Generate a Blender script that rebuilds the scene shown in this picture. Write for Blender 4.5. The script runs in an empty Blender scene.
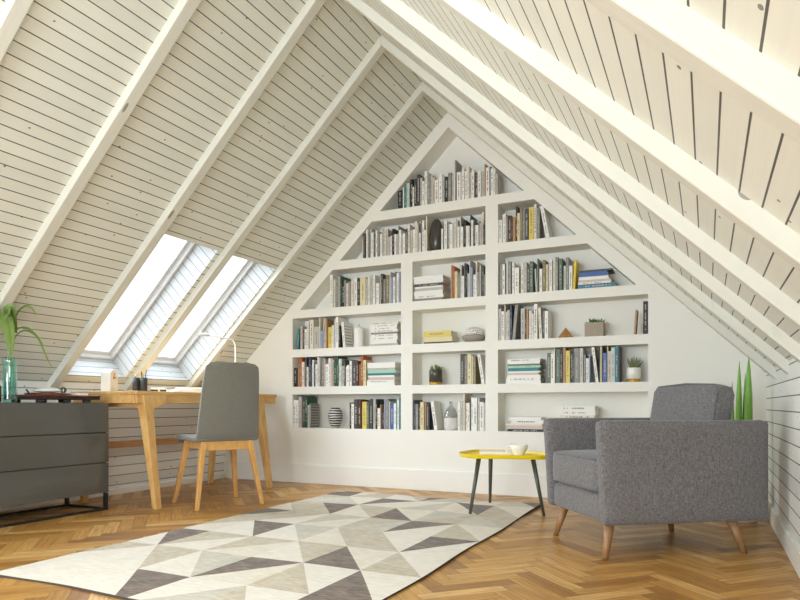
import bpy, bmesh, math, random
from mathutils import Vector, Matrix
random.seed(11)
WORLD, P_SKY, P_REAR, P_LEFT, P_RIGHT, EXPO = 1.1, 7.5, 88.0, 24.0, 26.0, 0.68
C = bpy.context.scene.collection
R = math.radians
D = 4.8225            # back wall
XL, XR = -4.14, 0.35  # knee walls
YB = -2.4             # wall behind the camera
XM, ZR, SL = -1.87, 3.043, 0.965   # ridge and roof slope
NICHE = 0.20
def zs(x): return ZR - SL * abs(x - XM)

# ------------------------------------------------------------------ materials
def lin(h):
    h = h.lstrip('#')
    return tuple(((int(h[i:i+2], 16)/255 + .055)/1.055)**2.4 if int(h[i:i+2], 16) > 10 else int(h[i:i+2], 16)/255/12.92 for i in (0, 2, 4))
class NT:
    def __init__(s, name):
        s.m = bpy.data.materials.new(name); s.m.use_nodes = True
        s.t = s.m.node_tree; s.b = s.t.nodes['Principled BSDF']
    def n(s, typ, **kw):
        nd = s.t.nodes.new(typ)
        for k, v in kw.items():
            if k.startswith('_'): setattr(nd, k[1:], v)
            else: s.put(nd.inputs[int(k[1:]) if k[0] == 'i' and k[1:].isdigit() else k.replace('__', ' ')], v)
        return nd
    def put(s, inp, v):
        if isinstance(v, bpy.types.NodeSocket): s.t.links.new(v, inp)
        elif isinstance(v, (tuple, list)) and len(v) == 3 and inp.type == 'RGBA': inp.default_value = (*v, 1)
        else: inp.default_value = v
    def math(s, op, a, b=0.0, c=0.0):
        nd = s.n('ShaderNodeMath', _operation=op, i0=a, i1=b); s.put(nd.inputs[2], c); return nd.outputs[0]
    def mix(s, f, a, b, blend='MIX'):
        nd = s.n('ShaderNodeMix', _data_type='RGBA', _blend_type=blend)
        s.put(nd.inputs[0], f); s.put(nd.inputs[6], a); s.put(nd.inputs[7], b); return nd.outputs[2]
    def set(s, **kw):
        for k, v in kw.items(): s.put(s.b.inputs[k.replace('__', ' ')], v)
        return s
    def bump(s, h, strength=.3, dist=.002):
        nd = s.n('ShaderNodeBump', Strength=strength, Distance=dist, Height=h)
        s.put(s.b.inputs['Normal'], nd.outputs[0])
    def noise(s, vec, scale, detail=3, rough=.55):
        return s.n('ShaderNodeTexNoise', Vector=vec, Scale=scale, Detail=detail, Roughness=rough).outputs[0]
    def ramp(s, f, a, b):
        nd = s.n('ShaderNodeMapRange', Value=f); nd.inputs[1].default_value = a; nd.inputs[2].default_value = b; return nd.outputs[0]
    def coord(s, what='Object'): return s.n('ShaderNodeTexCoord').outputs[what]
    def scale(s, vec, xyz): 
        nd = s.n('ShaderNodeMapping', Vector=vec); nd.inputs['Scale'].default_value = xyz; return nd.outputs[0]

def simple(name, col, rough=.5, var=.08, nscale=40, bump=0, metal=0, spec=.5, coat=0):
    t = NT(name); o = t.coord()
    nz = t.noise(o, nscale)
    c = lin(col) if isinstance(col, str) else col
    dark = tuple(x*(1-var) for x in c); light = tuple(min(1, x*(1+var)) for x in c)
    t.set(Base__Color=t.mix(nz, dark, light), Roughness=rough, Metallic=metal, Specular__IOR__Level=spec, Coat__Weight=coat)
    if bump: t.bump(nz, bump, .001)
    return t.m
def planks(name, col, pitch, gap, line, knots=.5, var=.10, rough=.55):
    """painted boards: UV in metres, u along the board, v across"""
    t = NT(name); uv = t.n('ShaderNodeUVMap').outputs[0]
    s = t.n('ShaderNodeSeparateXYZ', Vector=uv); u, v = s.outputs[0], s.outputs[1]
    q = t.math('DIVIDE', v, pitch); idn = t.math('FLOOR', q); f = t.math('FRACT', q)
    rnd = t.n('ShaderNodeTexWhiteNoise', _noise_dimensions='1D', W=idn).outputs[0]
    gm = t.math('LESS_THAN', f, gap/pitch)
    off = t.math('MULTIPLY', rnd, 37.0)
    gv = t.n('ShaderNodeCombineXYZ', X=t.math('ADD', t.math('MULTIPLY', u, 1.6), off), Y=t.math('MULTIPLY', v, 75.0)).outputs[0]
    grain = t.noise(gv, 1.0, 4, .6)
    streak = t.ramp(t.noise(t.n('ShaderNodeCombineXYZ', X=t.math('ADD', t.math('MULTIPLY', u, 2.6), off), Y=t.math('MULTIPLY', v, 190.0)).outputs[0], 1.0, 2), .70, .78)
    kv = t.n('ShaderNodeCombineXYZ', X=t.math('ADD', t.math('MULTIPLY', u, 5.0), off), Y=t.math('MULTIPLY', v, 6.5)).outputs[0]
    vo = t.n('ShaderNodeTexVoronoi', _voronoi_dimensions='2D', Vector=kv, Scale=1.0)
    wob = t.math('MULTIPLY', t.noise(uv, 60.0, 1), .018)
    kn = t.math('MULTIPLY', t.math('LESS_THAN', t.math('ADD', vo.outputs['Distance'], wob), .040), t.math('LESS_THAN', t.n('ShaderNodeSeparateXYZ', Vector=vo.outputs['Color']).outputs[0], knots))
    c = lin(col)
    base = t.mix(rnd, tuple(x*(1-var) for x in c), tuple(min(1, x*(1+var*.4)) for x in c))
    base = t.mix(t.math('MULTIPLY', t.ramp(grain, .45, .8), .16), base, tuple(x*.72 for x in c))
    base = t.mix(t.math('MULTIPLY', streak, .30), base, tuple(x*.42 for x in c))
    base = t.mix(t.math('MULTIPLY', kn, .72), base, lin('#3a3128'))
    base = t.mix(t.math('MULTIPLY', gm, .90), base, lin(line))
    t.set(Base__Color=base, Roughness=rough, Specular__IOR__Level=.3)
    h = t.math('SUBTRACT', t.math('MULTIPLY', grain, .12), gm)
    t.bump(h, .5, .004)
    return t.m
def wood(name, col, dark, rough=.4, axis=(1, 1, 1), sc=14, coat=0):
    t = NT(name); o = t.scale(t.coord(), axis)
    d = t.noise(o, sc, 5, .65)
    d2 = t.noise(t.scale(o, (3, 3, 3)), sc*2.2, 2)
    f = t.ramp(d, .32, .7)
    c = t.mix(f, lin(dark), lin(col)); c = t.mix(t.math('MULTIPLY', t.ramp(d2, .5, .8), .25), c, lin(dark))
    t.set(Base__Color=c, Roughness=rough, Coat__Weight=coat, Coat__Roughness=.2); t.bump(d, .12, .001)
    return t.m
def fabric(name, col, dark, sc=260, bump=.4):
    t = NT(name); o = t.coord()
    a = t.noise(t.scale(o, (1, 1, .25)), sc, 2, .7); b = t.noise(t.scale(o, (.25, .25, 1)), sc, 2, .7)
    big = t.noise(o, 5, 2); w = t.math('MULTIPLY', t.math('ADD', a, b), .5)
    c = t.mix(t.ramp(w, .36, .64), lin(dark), lin(col)); c = t.mix(t.math('MULTIPLY', big, .18), c, lin(dark))
    t.set(Base__Color=c, Roughness=.95, Specular__IOR__Level=.15, Sheen__Weight=.25, Sheen__Roughness=.5); t.bump(w, bump, .0015)
    return t.m
def glassy(name, tint, rough=.03, opacity=.25, rim=.5):
    t = NT(name)
    out = t.t.nodes['Material Output']
    tr = t.n('ShaderNodeBsdfTransparent', Color=tint); gl = t.n('ShaderNodeBsdfGlossy', Roughness=rough, Color=(1, 1, 1))
    lw = t.n('ShaderNodeLayerWeight', Blend=.35)
    nz = t.noise(t.coord(), 12, 2)
    fac = t.math('ADD', t.math('MULTIPLY', lw.outputs['Facing'], rim), t.math('MULTIPLY', nz, opacity*.4))
    mx = t.n('ShaderNodeMixShader', Fac=fac); t.put(mx.inputs[1], tr.outputs[0]); t.put(mx.inputs[2], gl.outputs[0])
    t.put(out.inputs['Surface'], mx.outputs[0])
    return t.m

M = {}
M['plaster'] = simple('white_plaster', '#f0eee6', .75, .015, 6, .05, spec=.2)
M['gloss_white'] = simple('white_trim_paint', '#efede6', .45, .02, 8, spec=.3)
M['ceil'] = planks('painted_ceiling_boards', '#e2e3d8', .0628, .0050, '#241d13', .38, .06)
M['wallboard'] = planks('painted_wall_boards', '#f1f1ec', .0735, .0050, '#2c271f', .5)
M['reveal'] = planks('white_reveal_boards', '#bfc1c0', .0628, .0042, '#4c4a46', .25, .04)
M['beam'] = None
def beam_mat():
    t = NT('painted_rafter'); o = t.coord()
    g = t.noise(t.scale(o, (2.5, 60, 2.5)), 1.0, 4, .6)
    st = t.ramp(t.noise(t.scale(o, (3, 170, 3)), 1.0, 2), .70, .80)
    vo = t.n('ShaderNodeTexVoronoi', Vector=t.scale(o, (2.6, 9, 2.6)), Scale=1.0)
    kn = t.math('MULTIPLY', t.math('LESS_THAN', vo.outputs['Distance'], .10), t.math('LESS_THAN', t.n('ShaderNodeSeparateXYZ', Vector=vo.outputs['Color']).outputs[0], .45))
    c = lin('#d9d8cc')
    b = t.mix(t.math('MULTIPLY', t.ramp(g, .4, .75), .22), c, tuple(x*.72 for x in c))
    b = t.mix(t.math('MULTIPLY', st, .3), b, tuple(x*.45 for x in c))
    b = t.mix(t.math('MULTIPLY', kn, .6), b, lin('#4a4034'))
    t.set(Base__Color=b, Roughness=.5, Specular__IOR__Level=.3); t.bump(g, .25, .002); return t.m
M['beam'] = beam_mat()
def floor_mat():
    t = NT('oak_herringbone_parquet'); uv = t.n('ShaderNodeUVMap').outputs[0]
    s = t.n('ShaderNodeSeparateXYZ', Vector=uv); u, v = s.outputs[0], s.outputs[1]
    r = t.n('ShaderNodeAttribute', _attribute_name='block').outputs['Fac']
    off = t.math('MULTIPLY', r, 53.0)
    g = t.noise(t.n('ShaderNodeCombineXYZ', X=t.math('ADD', t.math('MULTIPLY', u, 5.0), off), Y=t.math('MULTIPLY', v, 95.0), Z=off).outputs[0], 1.0, 4, .62)
    f = t.noise(t.n('ShaderNodeCombineXYZ', X=t.math('ADD', t.math('MULTIPLY', u, 16.0), off), Y=t.math('MULTIPLY', v, 330.0), Z=off).outputs[0], 1.0, 2)
    cr = t.n('ShaderNodeValToRGB', Fac=r)
    e = cr.color_ramp.elements; e[0].color = (*lin('#9c6c30'), 1); e[1].color = (*lin('#e4b873'), 1)
    for p, c in ((.18, '#b6823f'), (.5, '#cc984e'), (.8, '#d8a55c')):
        q = e.new(p); q.color = (*lin(c), 1)
    base = t.mix(t.math('MULTIPLY', t.ramp(g, .38, .72), .55), cr.outputs[0], lin('#6e4519'))
    base = t.mix(t.math('MULTIPLY', t.ramp(f, .52, .75), .28), base, lin('#4f2f10'))
    eu = t.math('MINIMUM', u, t.math('SUBTRACT', .35, u)); ev = t.math('MINIMUM', v, t.math('SUBTRACT', .07, v))
    ed = t.math('LESS_THAN', t.math('MINIMUM', eu, ev), .0011)
    base = t.mix(t.math('MULTIPLY', ed, .75), base, lin('#3a220c'))
    rr = t.math('ADD', .27, t.math('MULTIPLY', g, .16))
    t.set(Base__Color=base, Roughness=rr, Specular__IOR__Level=.45)
    t.bump(t.math('SUBTRACT', t.math('MULTIPLY', g, .25), ed), .25, .0012); return t.m
M['floor'] = floor_mat()
M['oak'] = wood('oak_wood', '#e6bd7c', '#cb9a58', .42, (3, 3, 1), 9)
M['oak_h'] = wood('oak_wood_lengthwise', '#e6bd7c', '#cd9d5c', .42, (6, .9, 6), 6)
M['oak_red'] = wood('reddish_stretcher_wood', '#cf9c68', '#ad7844', .45, (6, .9, 6), 6)
M['beech'] = wood('beech_chair_wood', '#e2b26e', '#c8924e', .4, (4, 4, 1), 10)
M['walnut'] = wood('brown_leg_wood', '#a88059', '#86623f', .38, (5, 5, 1), 10)
M['lacquer'] = simple('dark_grey_lacquer', '#565550', .12, .03, 3, spec=.5, coat=.3)
M['lacquer_side'] = simple('dark_grey_side', '#3c3b38', .3, .03, 3)
M['black_metal'] = simple('dark_metal', '#2e2b28', .4, .1, 30, metal=.4)
M['leg_metal'] = simple('grey_painted_metal', '#5c615c', .4, .06, 30, metal=.3)
M['sofa'] = fabric('grey_woven_upholstery', '#8d8a8b', '#565353')
M['piping'] = fabric('grey_piping', '#7b797d', '#58565a')
M['chair_fab'] = fabric('taupe_seat_fabric', '#86847a', '#6d6b62', 420, .25)
M['chair_dark'] = simple('dark_seat_underside', '#2d2b29', .6)
M['yellow'] = simple('yellow_lacquered_metal', '#efd21c', .35, .03, 20, spec=.4)
M['white'] = simple('white_ceramic', '#f2f0ea', .25, .02, 20)
M['matte_white'] = simple('matte_white', '#efede8', .6, .03, 60)
M['lamp_white'] = simple('lamp_white_metal', '#f7f6f2', .4, .01, 20)
M['window_white'] = simple('window_frame_paint', '#dfe1e2', .45, .02, 8, spec=.3)
M['paper'] = simple('paper_edges', '#e6e1d4', .85, .08, 260, .2)
M['black'] = simple('black_matte', '#2b2b2a', .5, .1, 30)
M['charcoal'] = simple('charcoal_glaze', '#4b4741', .22, .06, 8)
M['gold'] = simple('gold_band', '#c89b3c', .35, .06, 20, metal=.5)
M['chrome'] = simple('chrome', '#b9b9b6', .15, .03, 20, metal=1)
M['concrete'] = simple('pinkish_concrete', '#a99b8c', .85, .12, 60, .2)
M['soil'] = simple('dark_soil', '#3a2f24', .9, .2, 80, .3)
M['leaf'] = simple('green_leaf', '#5c9438', .45, .22, 12)
M['snake_leaf'] = simple('bright_green_leaf', '#7db244', .4, .2, 9)
M['cactus'] = simple('cactus_green', '#6f7f4a', .55, .35, 90)
M['leaf_dark'] = simple('dark_green_leaf', '#3f6a30', .5, .25, 60)
M['leaf_pale'] = simple('grey_green_leaf', '#7e8a62', .55, .2, 60)
M['frond'] = simple('palm_leaf', '#728c44', .45, .25, 14)
M['pyramid'] = wood('ornament_wood', '#c79460', '#9c6a3c', .45, (4, 4, 4), 10)
M['taupe'] = simple('taupe_stoneware', '#a39a90', .7, .08, 30, .1)
M['mahogany'] = wood('mahogany_veneer', '#7a3f30', '#54281e', .35, (6, 1, 6), 6)
M['espresso'] = simple('dark_brown_plinth', '#32211c', .4, .1, 20)
M['glass_teal'] = glassy('teal_glass', (.66, .90, .86), .04, .35, .5)
M['glass_grey'] = glassy('smoky_glass', (.72, .74, .74), .05, .4, .35)
M['pane'] = glassy('window_glass', (1, 1, 1), .02, .02, .08)
M['water'] = glassy('pale_water', (.80, .93, .93), .02, .1, .25)
M['sand'] = simple('white_sand', '#dddad5', .9, .05, 120, .2)
M['clock_face'] = simple('clock_dial', '#e4ddd2', .5, .05, 20)
M['red'] = simple('red_orange_paint', '#b5532f', .5)
def stripes(name, a, b, freq, axis=2, width=.5, wob=.012):
    t = NT(name); o = t.coord(); s = t.n('ShaderNodeSeparateXYZ', Vector=o)
    z = t.math('ADD', s.outputs[axis], t.math('MULTIPLY', t.noise(o, 18, 2), wob))
    f = t.math('LESS_THAN', t.math('FRACT', t.math('MULTIPLY', z, freq)), width)
    t.set(Base__Color=t.mix(f, lin(a), lin(b)), Roughness=.5); return t.m
M['vase_stripes'] = stripes('black_white_stripes', '#e2dfd8', '#3b3a38', 46, 2, .58)
M['ribbed'] = stripes('ribbed_white', '#f0eee8', '#a9a59c', 55, 2, .4, .05)
M['magazine_lines'] = stripes('printed_cover_lines', '#e6e3dc', '#9b9993', 38, 2, .3, .0)
M['grey_lines'] = stripes('grey_striped_cover', '#706c68', '#b6b2ac', 42, 2, .22, .0)
def rugm(name, a, b, sc=75):
    t = NT(name); o = t.coord()
    n1 = t.noise(t.scale(o, (.25, 1.6, 1)), sc, 3, .7); n2 = t.noise(o, 11, 2)
    f = t.ramp(t.math('ADD', t.math('MULTIPLY', n1, .75), t.math('MULTIPLY', n2, .25)), .36, .64)
    t.set(Base__Color=t.mix(f, lin(a), lin(b)), Roughness=.95, Specular__IOR__Level=.1, Sheen__Weight=.2); t.bump(n1, .5, .002); return t.m
RUG = {'w': rugm('rug_white_wool', '#d3cabb', '#e6dfd3'), 'c': rugm('rug_cream_wool', '#ccc1af', '#e3d9c8'),
       's': rugm('rug_sand_wool', '#a89a82', '#cfc3ad'), 'g': rugm('rug_greige_wool', '#b1a897', '#cfc8b9'),
       'd': rugm('rug_dark_wool', '#40332a', '#877362')}
BOOKCOL = {'w': ('white', '#eeece6'), 'o': ('ivory', '#e3dccb'), 'g': ('pale grey', '#bfbcb5'), 'm': ('mid grey', '#8b8984'), 'd': ('dark grey', '#4b4947'),
    'k': ('black', '#262424'), 't': ('teal', '#2f7f84'), 'u': ('petrol blue', '#44788f'), 'G': ('dark green', '#25563a'), 'S': ('grey green', '#5d6f5e'), 's': ('pale sage', '#c3d0c3'),
    'y': ('yellow', '#dfc863'), 'Y': ('bright yellow', '#e3c71c'), 'c': ('cream', '#ded1a4'), 'b': ('tan', '#b68a5c'), 'v': ('olive brown', '#8c7f55'), 'B': ('blue', '#4566a6'),
    'n': ('navy', '#2c3554'), 'r': ('dark red brown', '#54302a'), 'O': ('orange brown', '#b4622a'), 'p': ('pinkish', '#cfbcb3'), 'l': ('lavender grey', '#9aa4bd'), 'e': ('mint green', '#a9cdb6')}
BM = {}
for k, (nm, hx) in BOOKCOL.items():
    BM[k] = simple('book_cover_' + nm.replace(' ', '_'), hx, .5, .06, 90)
INK_D = simple('dark_spine_print', '#8f8a82', .6); INK_L = simple('light_spine_print', '#b9b5aa', .6)

# ------------------------------------------------------------------ geometry helpers
def bx(bm, x0, x1, y0, y1, z0, z1, mi=0):
    vs = [bm.verts.new((x, y, z)) for z in (z0, z1) for y in (y0, y1) for x in (x0, x1)]
    fs = [bm.faces.new([vs[i] for i in q]) for q in ((0, 2, 3, 1), (4, 5, 7, 6), (0, 1, 5, 4), (2, 6, 7, 3), (0, 4, 6, 2), (1, 3, 7, 5))]
    for f in fs: f.material_index = mi
    return vs
def prism(bm, poly, axis, a0, a1, mi=0, fn=None):
    """poly: 2-D outline, extruded along axis from a0 to a1"""
    def P(p, a): return {'x': (a, p[0], p[1]), 'y': (p[0], a, p[1]), 'z': (p[0], p[1], a)}[axis]
    A = [bm.verts.new(P(p, a0)) for p in poly]; B = [bm.verts.new(P(p, a1)) for p in poly]
    if fn:
        for v in A + B: v.co = fn(v.co)
    n = len(poly); fs = [bm.faces.new(A), bm.faces.new(B[::-1])]
    for i in range(n): fs.append(bm.faces.new((A[i], B[i], B[(i+1) % n], A[(i+1) % n])))
    for f in fs: f.material_index = mi
def lathe(bm, prof, seg=24, c=(0, 0), mi=0, cap=True):
    rings = []
    for r, z in prof:
        rings.append([bm.verts.new((c[0] + r*math.cos(2*math.pi*i/seg), c[1] + r*math.sin(2*math.pi*i/seg), z)) for i in range(seg)])
    for a, b in zip(rings, rings[1:]):
        for i in range(seg):
            f = bm.faces.new((a[i], a[(i+1) % seg], b[(i+1) % seg], b[i])); f.material_index = mi; f.smooth = True
    if cap:
        for r, flip in ((rings[0], 1), (rings[-1], 0)):
            f = bm.faces.new(r[::-1] if flip else r); f.material_index = mi
def tube(bm, pts, rad, seg=10, mi=0):
    pts = [Vector(p) for p in pts]; rads = rad if isinstance(rad, (list, tuple)) else [rad]*len(pts)
    rings = []
    up = None
    for i, p in enumerate(pts):
        t = (pts[min(i+1, len(pts)-1)] - pts[max(i-1, 0)]).normalized()
        if up is None: up = Vector((0, 0, 1)) if abs(t.z) < .9 else Vector((1, 0, 0))
        a = t.cross(up).normalized(); b = a.cross(t).normalized(); up = b
        rings.append([bm.verts.new(p + (a*math.cos(2*math.pi*k/seg) + b*math.sin(2*math.pi*k/seg))*rads[i]) for k in range(seg)])
    for a, b in zip(rings, rings[1:]):
        for i in range(seg):
            f = bm.faces.new((a[i], a[(i+1) % seg], b[(i+1) % seg], b[i])); f.smooth = True; f.material_index = mi
    for f in (bm.faces.new(rings[0][::-1]), bm.faces.new(rings[-1])): f.material_index = mi
def taper(bm, p0, p1, s0, s1, mi=0):
    """square tapered bar, axis aligned section"""
    vs = []
    for p, s in ((p0, s0), (p1, s1)):
        vs.append([bm.verts.new((p[0]+a*s[0]/2, p[1]+b*s[1]/2, p[2])) for a, b in ((-1, -1), (1, -1), (1, 1), (-1, 1))])
    a, b = vs; bm.faces.new(a[::-1]); bm.faces.new(b)
    for i in range(4): bm.faces.new((a[i], a[(i+1) % 4], b[(i+1) % 4], b[i]))
def cushion(bm, x0, x1, y0, y1, z0, z1, bulge=(.01, .01, .02), n=9, power=9):
    """a rounded, slightly puffed box"""
    b2 = bmesh.new(); bmesh.ops.create_cube(b2, size=2)
    bmesh.ops.subdivide_edges(b2, edges=b2.edges[:], cuts=n, use_grid_fill=True)
    c = Vector(((x0+x1)/2, (y0+y1)/2, (z0+z1)/2)); h = Vector(((x1-x0)/2, (y1-y0)/2, (z1-z0)/2)); hm = min(h)
    vm = {}
    for v in b2.verts:
        p = v.co.copy()
        q = Vector([max(-1, min(1, math.copysign(1-(1-abs(a))**1.6, a))) for a in p])
        # work in metres, round the corners with radius r
        r = min(hm*.7, .034); P = Vector([q[i]*h[i] for i in range(3)])
        core = Vector([max(-(h[i]-r), min(h[i]-r, P[i])) for i in range(3)]); dlt = P - core
        if dlt.length > 1e-9: P = core + dlt.normalized()*min(r, dlt.length) if sum(1 for i in range(3) if abs(dlt[i]) > 1e-6) > 1 else P
        for i in range(3):
            o = [j for j in range(3) if j != i]
            w = (1-q[o[0]]**2)*(1-q[o[1]]**2)
            if abs(q[i]) > .5: P[i] += math.copysign(bulge[i]*w, q[i])
        vm[v] = bm.verts.new(c + P)
    for f in b2.faces:
        g = bm.faces.new([vm[v] for v in f.verts]); g.smooth = True
    b2.free()
def obj(name, bm, mats, parent=None, bevel=0, smooth=False, seg=2, loc=None, sub=0):
    bmesh.ops.recalc_face_normals(bm, faces=bm.faces[:])
    me = bpy.data.meshes.new(name); bm.to_mesh(me); bm.free()
    for m in (mats if isinstance(mats, list) else [mats]): me.materials.append(m)
    o = bpy.data.objects.new(name, me); C.objects.link(o)
    if parent: o.parent = parent
    if loc: o.location = loc
    if smooth:
        for p in me.polygons: p.use_smooth = True
    if bevel:
        b = o.modifiers.new('bevel', 'BEVEL'); b.width = bevel; b.segments = seg; b.limit_method = 'ANGLE'; b.angle_limit = R(35)
    if sub:
        s = o.modifiers.new('sub', 'SUBSURF'); s.levels = s.render_levels = sub
    return o
def tag(o, label, cat=None, group=None, kind=None):
    o['label'] = label
    if cat: o['category'] = cat
    if group: o['group'] = group
    if kind: o['kind'] = kind
    return o
def thing(name, label, cat, loc=(0, 0, 0), rz=0, group=None):
    o = bpy.data.objects.new(name, None); C.objects.link(o); o.empty_display_size = .1
    o.location = loc; o.rotation_euler = (0, 0, rz); return tag(o, label, cat, group)
def struct(name, bm, mats, label=None, cat=None, bevel=0, smooth=False, parent=None):
    o = obj(name, bm, mats, parent, bevel, smooth)
    o['kind'] = 'structure'
    if label: o['label'] = label
    if cat: o['category'] = cat
    return o
def uvquad(bm, uvl, pts, uvs, mi=0):
    f = bm.faces.new([bm.verts.new(p) for p in pts]); f.material_index = mi
    for l, t in zip(f.loops, uvs): l[uvl].uv = t
    return f

# ------------------------------------------------------------------ room shell
def build_floor():
    bm = bmesh.new(); uvl = bm.loops.layers.uv.new('UVMap'); cl = bm.verts.layers.float.new('block')
    W, L = .07, .35; c, s = math.cos(R(45)), math.sin(R(45))
    ox, oy = -1.9, 2.0
    for a in range(-70, 71):
        for b in range(-16, 17):
            bxx, byy = a*W + b*L, a*W - b*L
            for kind in (0, 1):
                x0, y0 = (bxx, byy) if kind == 0 else (bxx, byy + W)
                w, h = (L, W) if kind == 0 else (W, L)
                cx, cy = x0 + w/2, y0 + h/2; X = ox + c*cx - s*cy; Y = oy + s*cx + c*cy
                if not (XL-.3 < X < XR+.3 and YB-.3 < Y < D+.3): continue
                r = random.random(); uv = [(0, 0), (w, 0), (w, h), (0, h)] if kind == 0 else [(0, 0), (0, W), (L, W), (L, 0)]
                pts = [(x0, y0), (x0+w, y0), (x0+w, y0+h), (x0, y0+h)]
                f = uvquad(bm, uvl, [(ox + c*p - s*q, oy + s*p + c*q, 0) for p, q in pts], uv)
                for v in f.verts: v[cl] = r
    for co, no in (((XL-.02, 0, 0), (-1, 0, 0)), ((XR+.02, 0, 0), (1, 0, 0)), ((0, YB-.02, 0), (0, -1, 0)), ((0, D+.02, 0), (0, 1, 0))):
        bmesh.ops.bisect_plane(bm, geom=bm.verts[:] + bm.edges[:] + bm.faces[:], plane_co=co, plane_no=no, clear_outer=True)
    o = struct('floor', bm, M['floor'], 'honey oak herringbone parquet floor across the attic room', 'floor')
    return o
build_floor()

# gable wall: pieces left, right and below the bookcase
BL, BR_, BB = -3.45, -.29, .41
bm = bmesh.new()
def wallpoly(bm, poly): prism(bm, poly, 'y', D, D + NICHE + .06)
wallpoly(bm, [(XL-.05, -.02), (XR+.05, -.02), (XR+.05, BB), (XL-.05, BB)])
wallpoly(bm, [(XL-.05, BB), (BL, BB), (BL, zs(BL)), (XL-.05, zs(XL-.05))])
wallpoly(bm, [(BR_, BB), (XR+.05, BB), (XR+.05, zs(XR+.05)), (BR_, zs(BR_))])
struct('wall_back', bm, M['plaster'], 'white plastered gable wall around and below the built-in bookcase', 'wall')

# knee walls with horizontal boards
def kneewall(name, x, label, side):
    bm = bmesh.new(); uvl = bm.loops.layers.uv.new('UVMap'); zt = zs(x) + .02
    off = .003
    uvquad(bm, uvl, [(x, YB, 0), (x, D+.02, 0), (x, D+.02, zt), (x, YB, zt)], [(YB, off), (D+.02, off), (D+.02, zt+off), (YB, zt+off)])
    xo = x + side*.08
    uvquad(bm, uvl, [(xo, YB, 0), (xo, D+.02, 0), (xo, D+.02, zt), (xo, YB, zt)], [(0, 0)]*4)
    struct(name, bm, M['wallboard'], label, 'wall')
kneewall('wall_left', XL, 'low left knee wall of white painted horizontal boards behind the desk', -1)
kneewall('wall_right', XR, 'low right knee wall of white painted horizontal boards beside the armchair', 1)

# ceiling slopes; the left one has two skylight openings
LEN = math.hypot(1, SL); NL = Vector((SL/LEN, 0, -1/LEN))   # inward normal of left slope (points down-right)
SKY = [(3.095, 3.608), (3.735, 4.287)]; XS0, XS1 = -4.083, -3.162; DEP = .19
def sv(x): return abs(x - XM)*LEN
def slopeP(x, y, d=0): return Vector((x, y, zs(x))) - NL*d
def build_ceiling():
    bm = bmesh.new(); uvl = bm.loops.layers.uv.new('UVMap')
    ys = [YB, SKY[0][0], SKY[0][1], SKY[1][0], SKY[1][1], D+.02]; xs = [XM, XS1, XS0, XL-.04]
    for i in range(5):
        for j in range(3):
            if j == 1 and i in (1, 3): continue
            q = [(xs[j], ys[i]), (xs[j], ys[i+1]), (xs[j+1], ys[i+1]), (xs[j+1], ys[i])]
            uvquad(bm, uvl, [slopeP(*p) for p in q], [(p[1], sv(p[0])) for p in q])
    for y0, y1 in SKY:   # reveals
        for y in (y0, y1):
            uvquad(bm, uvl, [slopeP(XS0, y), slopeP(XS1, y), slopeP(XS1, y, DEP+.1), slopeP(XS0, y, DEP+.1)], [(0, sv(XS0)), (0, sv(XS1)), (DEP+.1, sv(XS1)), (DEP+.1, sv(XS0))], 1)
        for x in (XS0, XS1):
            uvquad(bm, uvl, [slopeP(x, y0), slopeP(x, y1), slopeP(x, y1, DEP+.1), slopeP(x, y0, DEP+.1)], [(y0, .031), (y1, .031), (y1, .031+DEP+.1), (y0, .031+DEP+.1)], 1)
    q = [(XM, YB), (XM, D+.02), (XR+.04, D+.02), (XR+.04, YB)]
    uvquad(bm, uvl, [(p[0], p[1], zs(p[0])) for p in q], [(p[1]+9.3, sv(p[0])+6.28*.5+.012) for p in q])
    struct('ceiling', bm, [M['ceil'], M['reveal']], 'sloping attic ceiling of cream painted boards with dark gaps', 'ceiling')
build_ceiling()

# rafters
DROP, RW = .062, .068
n = 0
for k in range(8):
    yl = 4.301 - .653*k
    for side in (-1, 1):
        n += 1
        xe = XL - .01 if side < 0 else XR + .01
        bm = bmesh.new()
        poly = [(XM, ZR+.01), (XM, ZR-DROP), (xe, zs(xe)-DROP), (xe, zs(xe)+.01)]
        sk = -.12*max(0, yl)/4.3 if side > 0 else 0
        prism(bm, poly, 'y', yl, yl + RW, fn=lambda co: Vector((co.x, co.y + sk*abs(co.x-XM)/2.21, co.z)))
        order = ['nearest the gable wall', 'second from the gable wall', 'third from the gable wall', 'fourth from the gable wall', 'fifth from the gable wall', 'sixth from the gable wall', 'seventh from the gable wall', 'farthest from the gable wall'][k]
        struct('trim_%d' % n, bm, M['beam'], 'cream painted rafter on the %s slope, %s' % ('left' if side < 0 else 'right', order), 'rafter', bevel=.005)

# baseboards
bm = bmesh.new(); bx(bm, XL, XR, D-.018, D+.005, 0, .158); bx(bm, XL, XR, D-.012, D+.005, .158, .166)
struct('baseboard_back', bm, M['gloss_white'], 'tall white baseboard along the foot of the gable wall', 'baseboard', bevel=.003)
bm = bmesh.new(); bx(bm, XL-.005, XL+.016, YB, D-.019, 0, .045)
struct('baseboard_left', bm, M['gloss_white'], 'thin white baseboard along the left knee wall', 'baseboard', bevel=.003)
bm = bmesh.new(); bx(bm, XR-.018, XR+.005, YB, D-.019, 0, .10)
struct('baseboard_right', bm, M['gloss_white'], 'white baseboard along the right knee wall', 'baseboard', bevel=.004)

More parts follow.
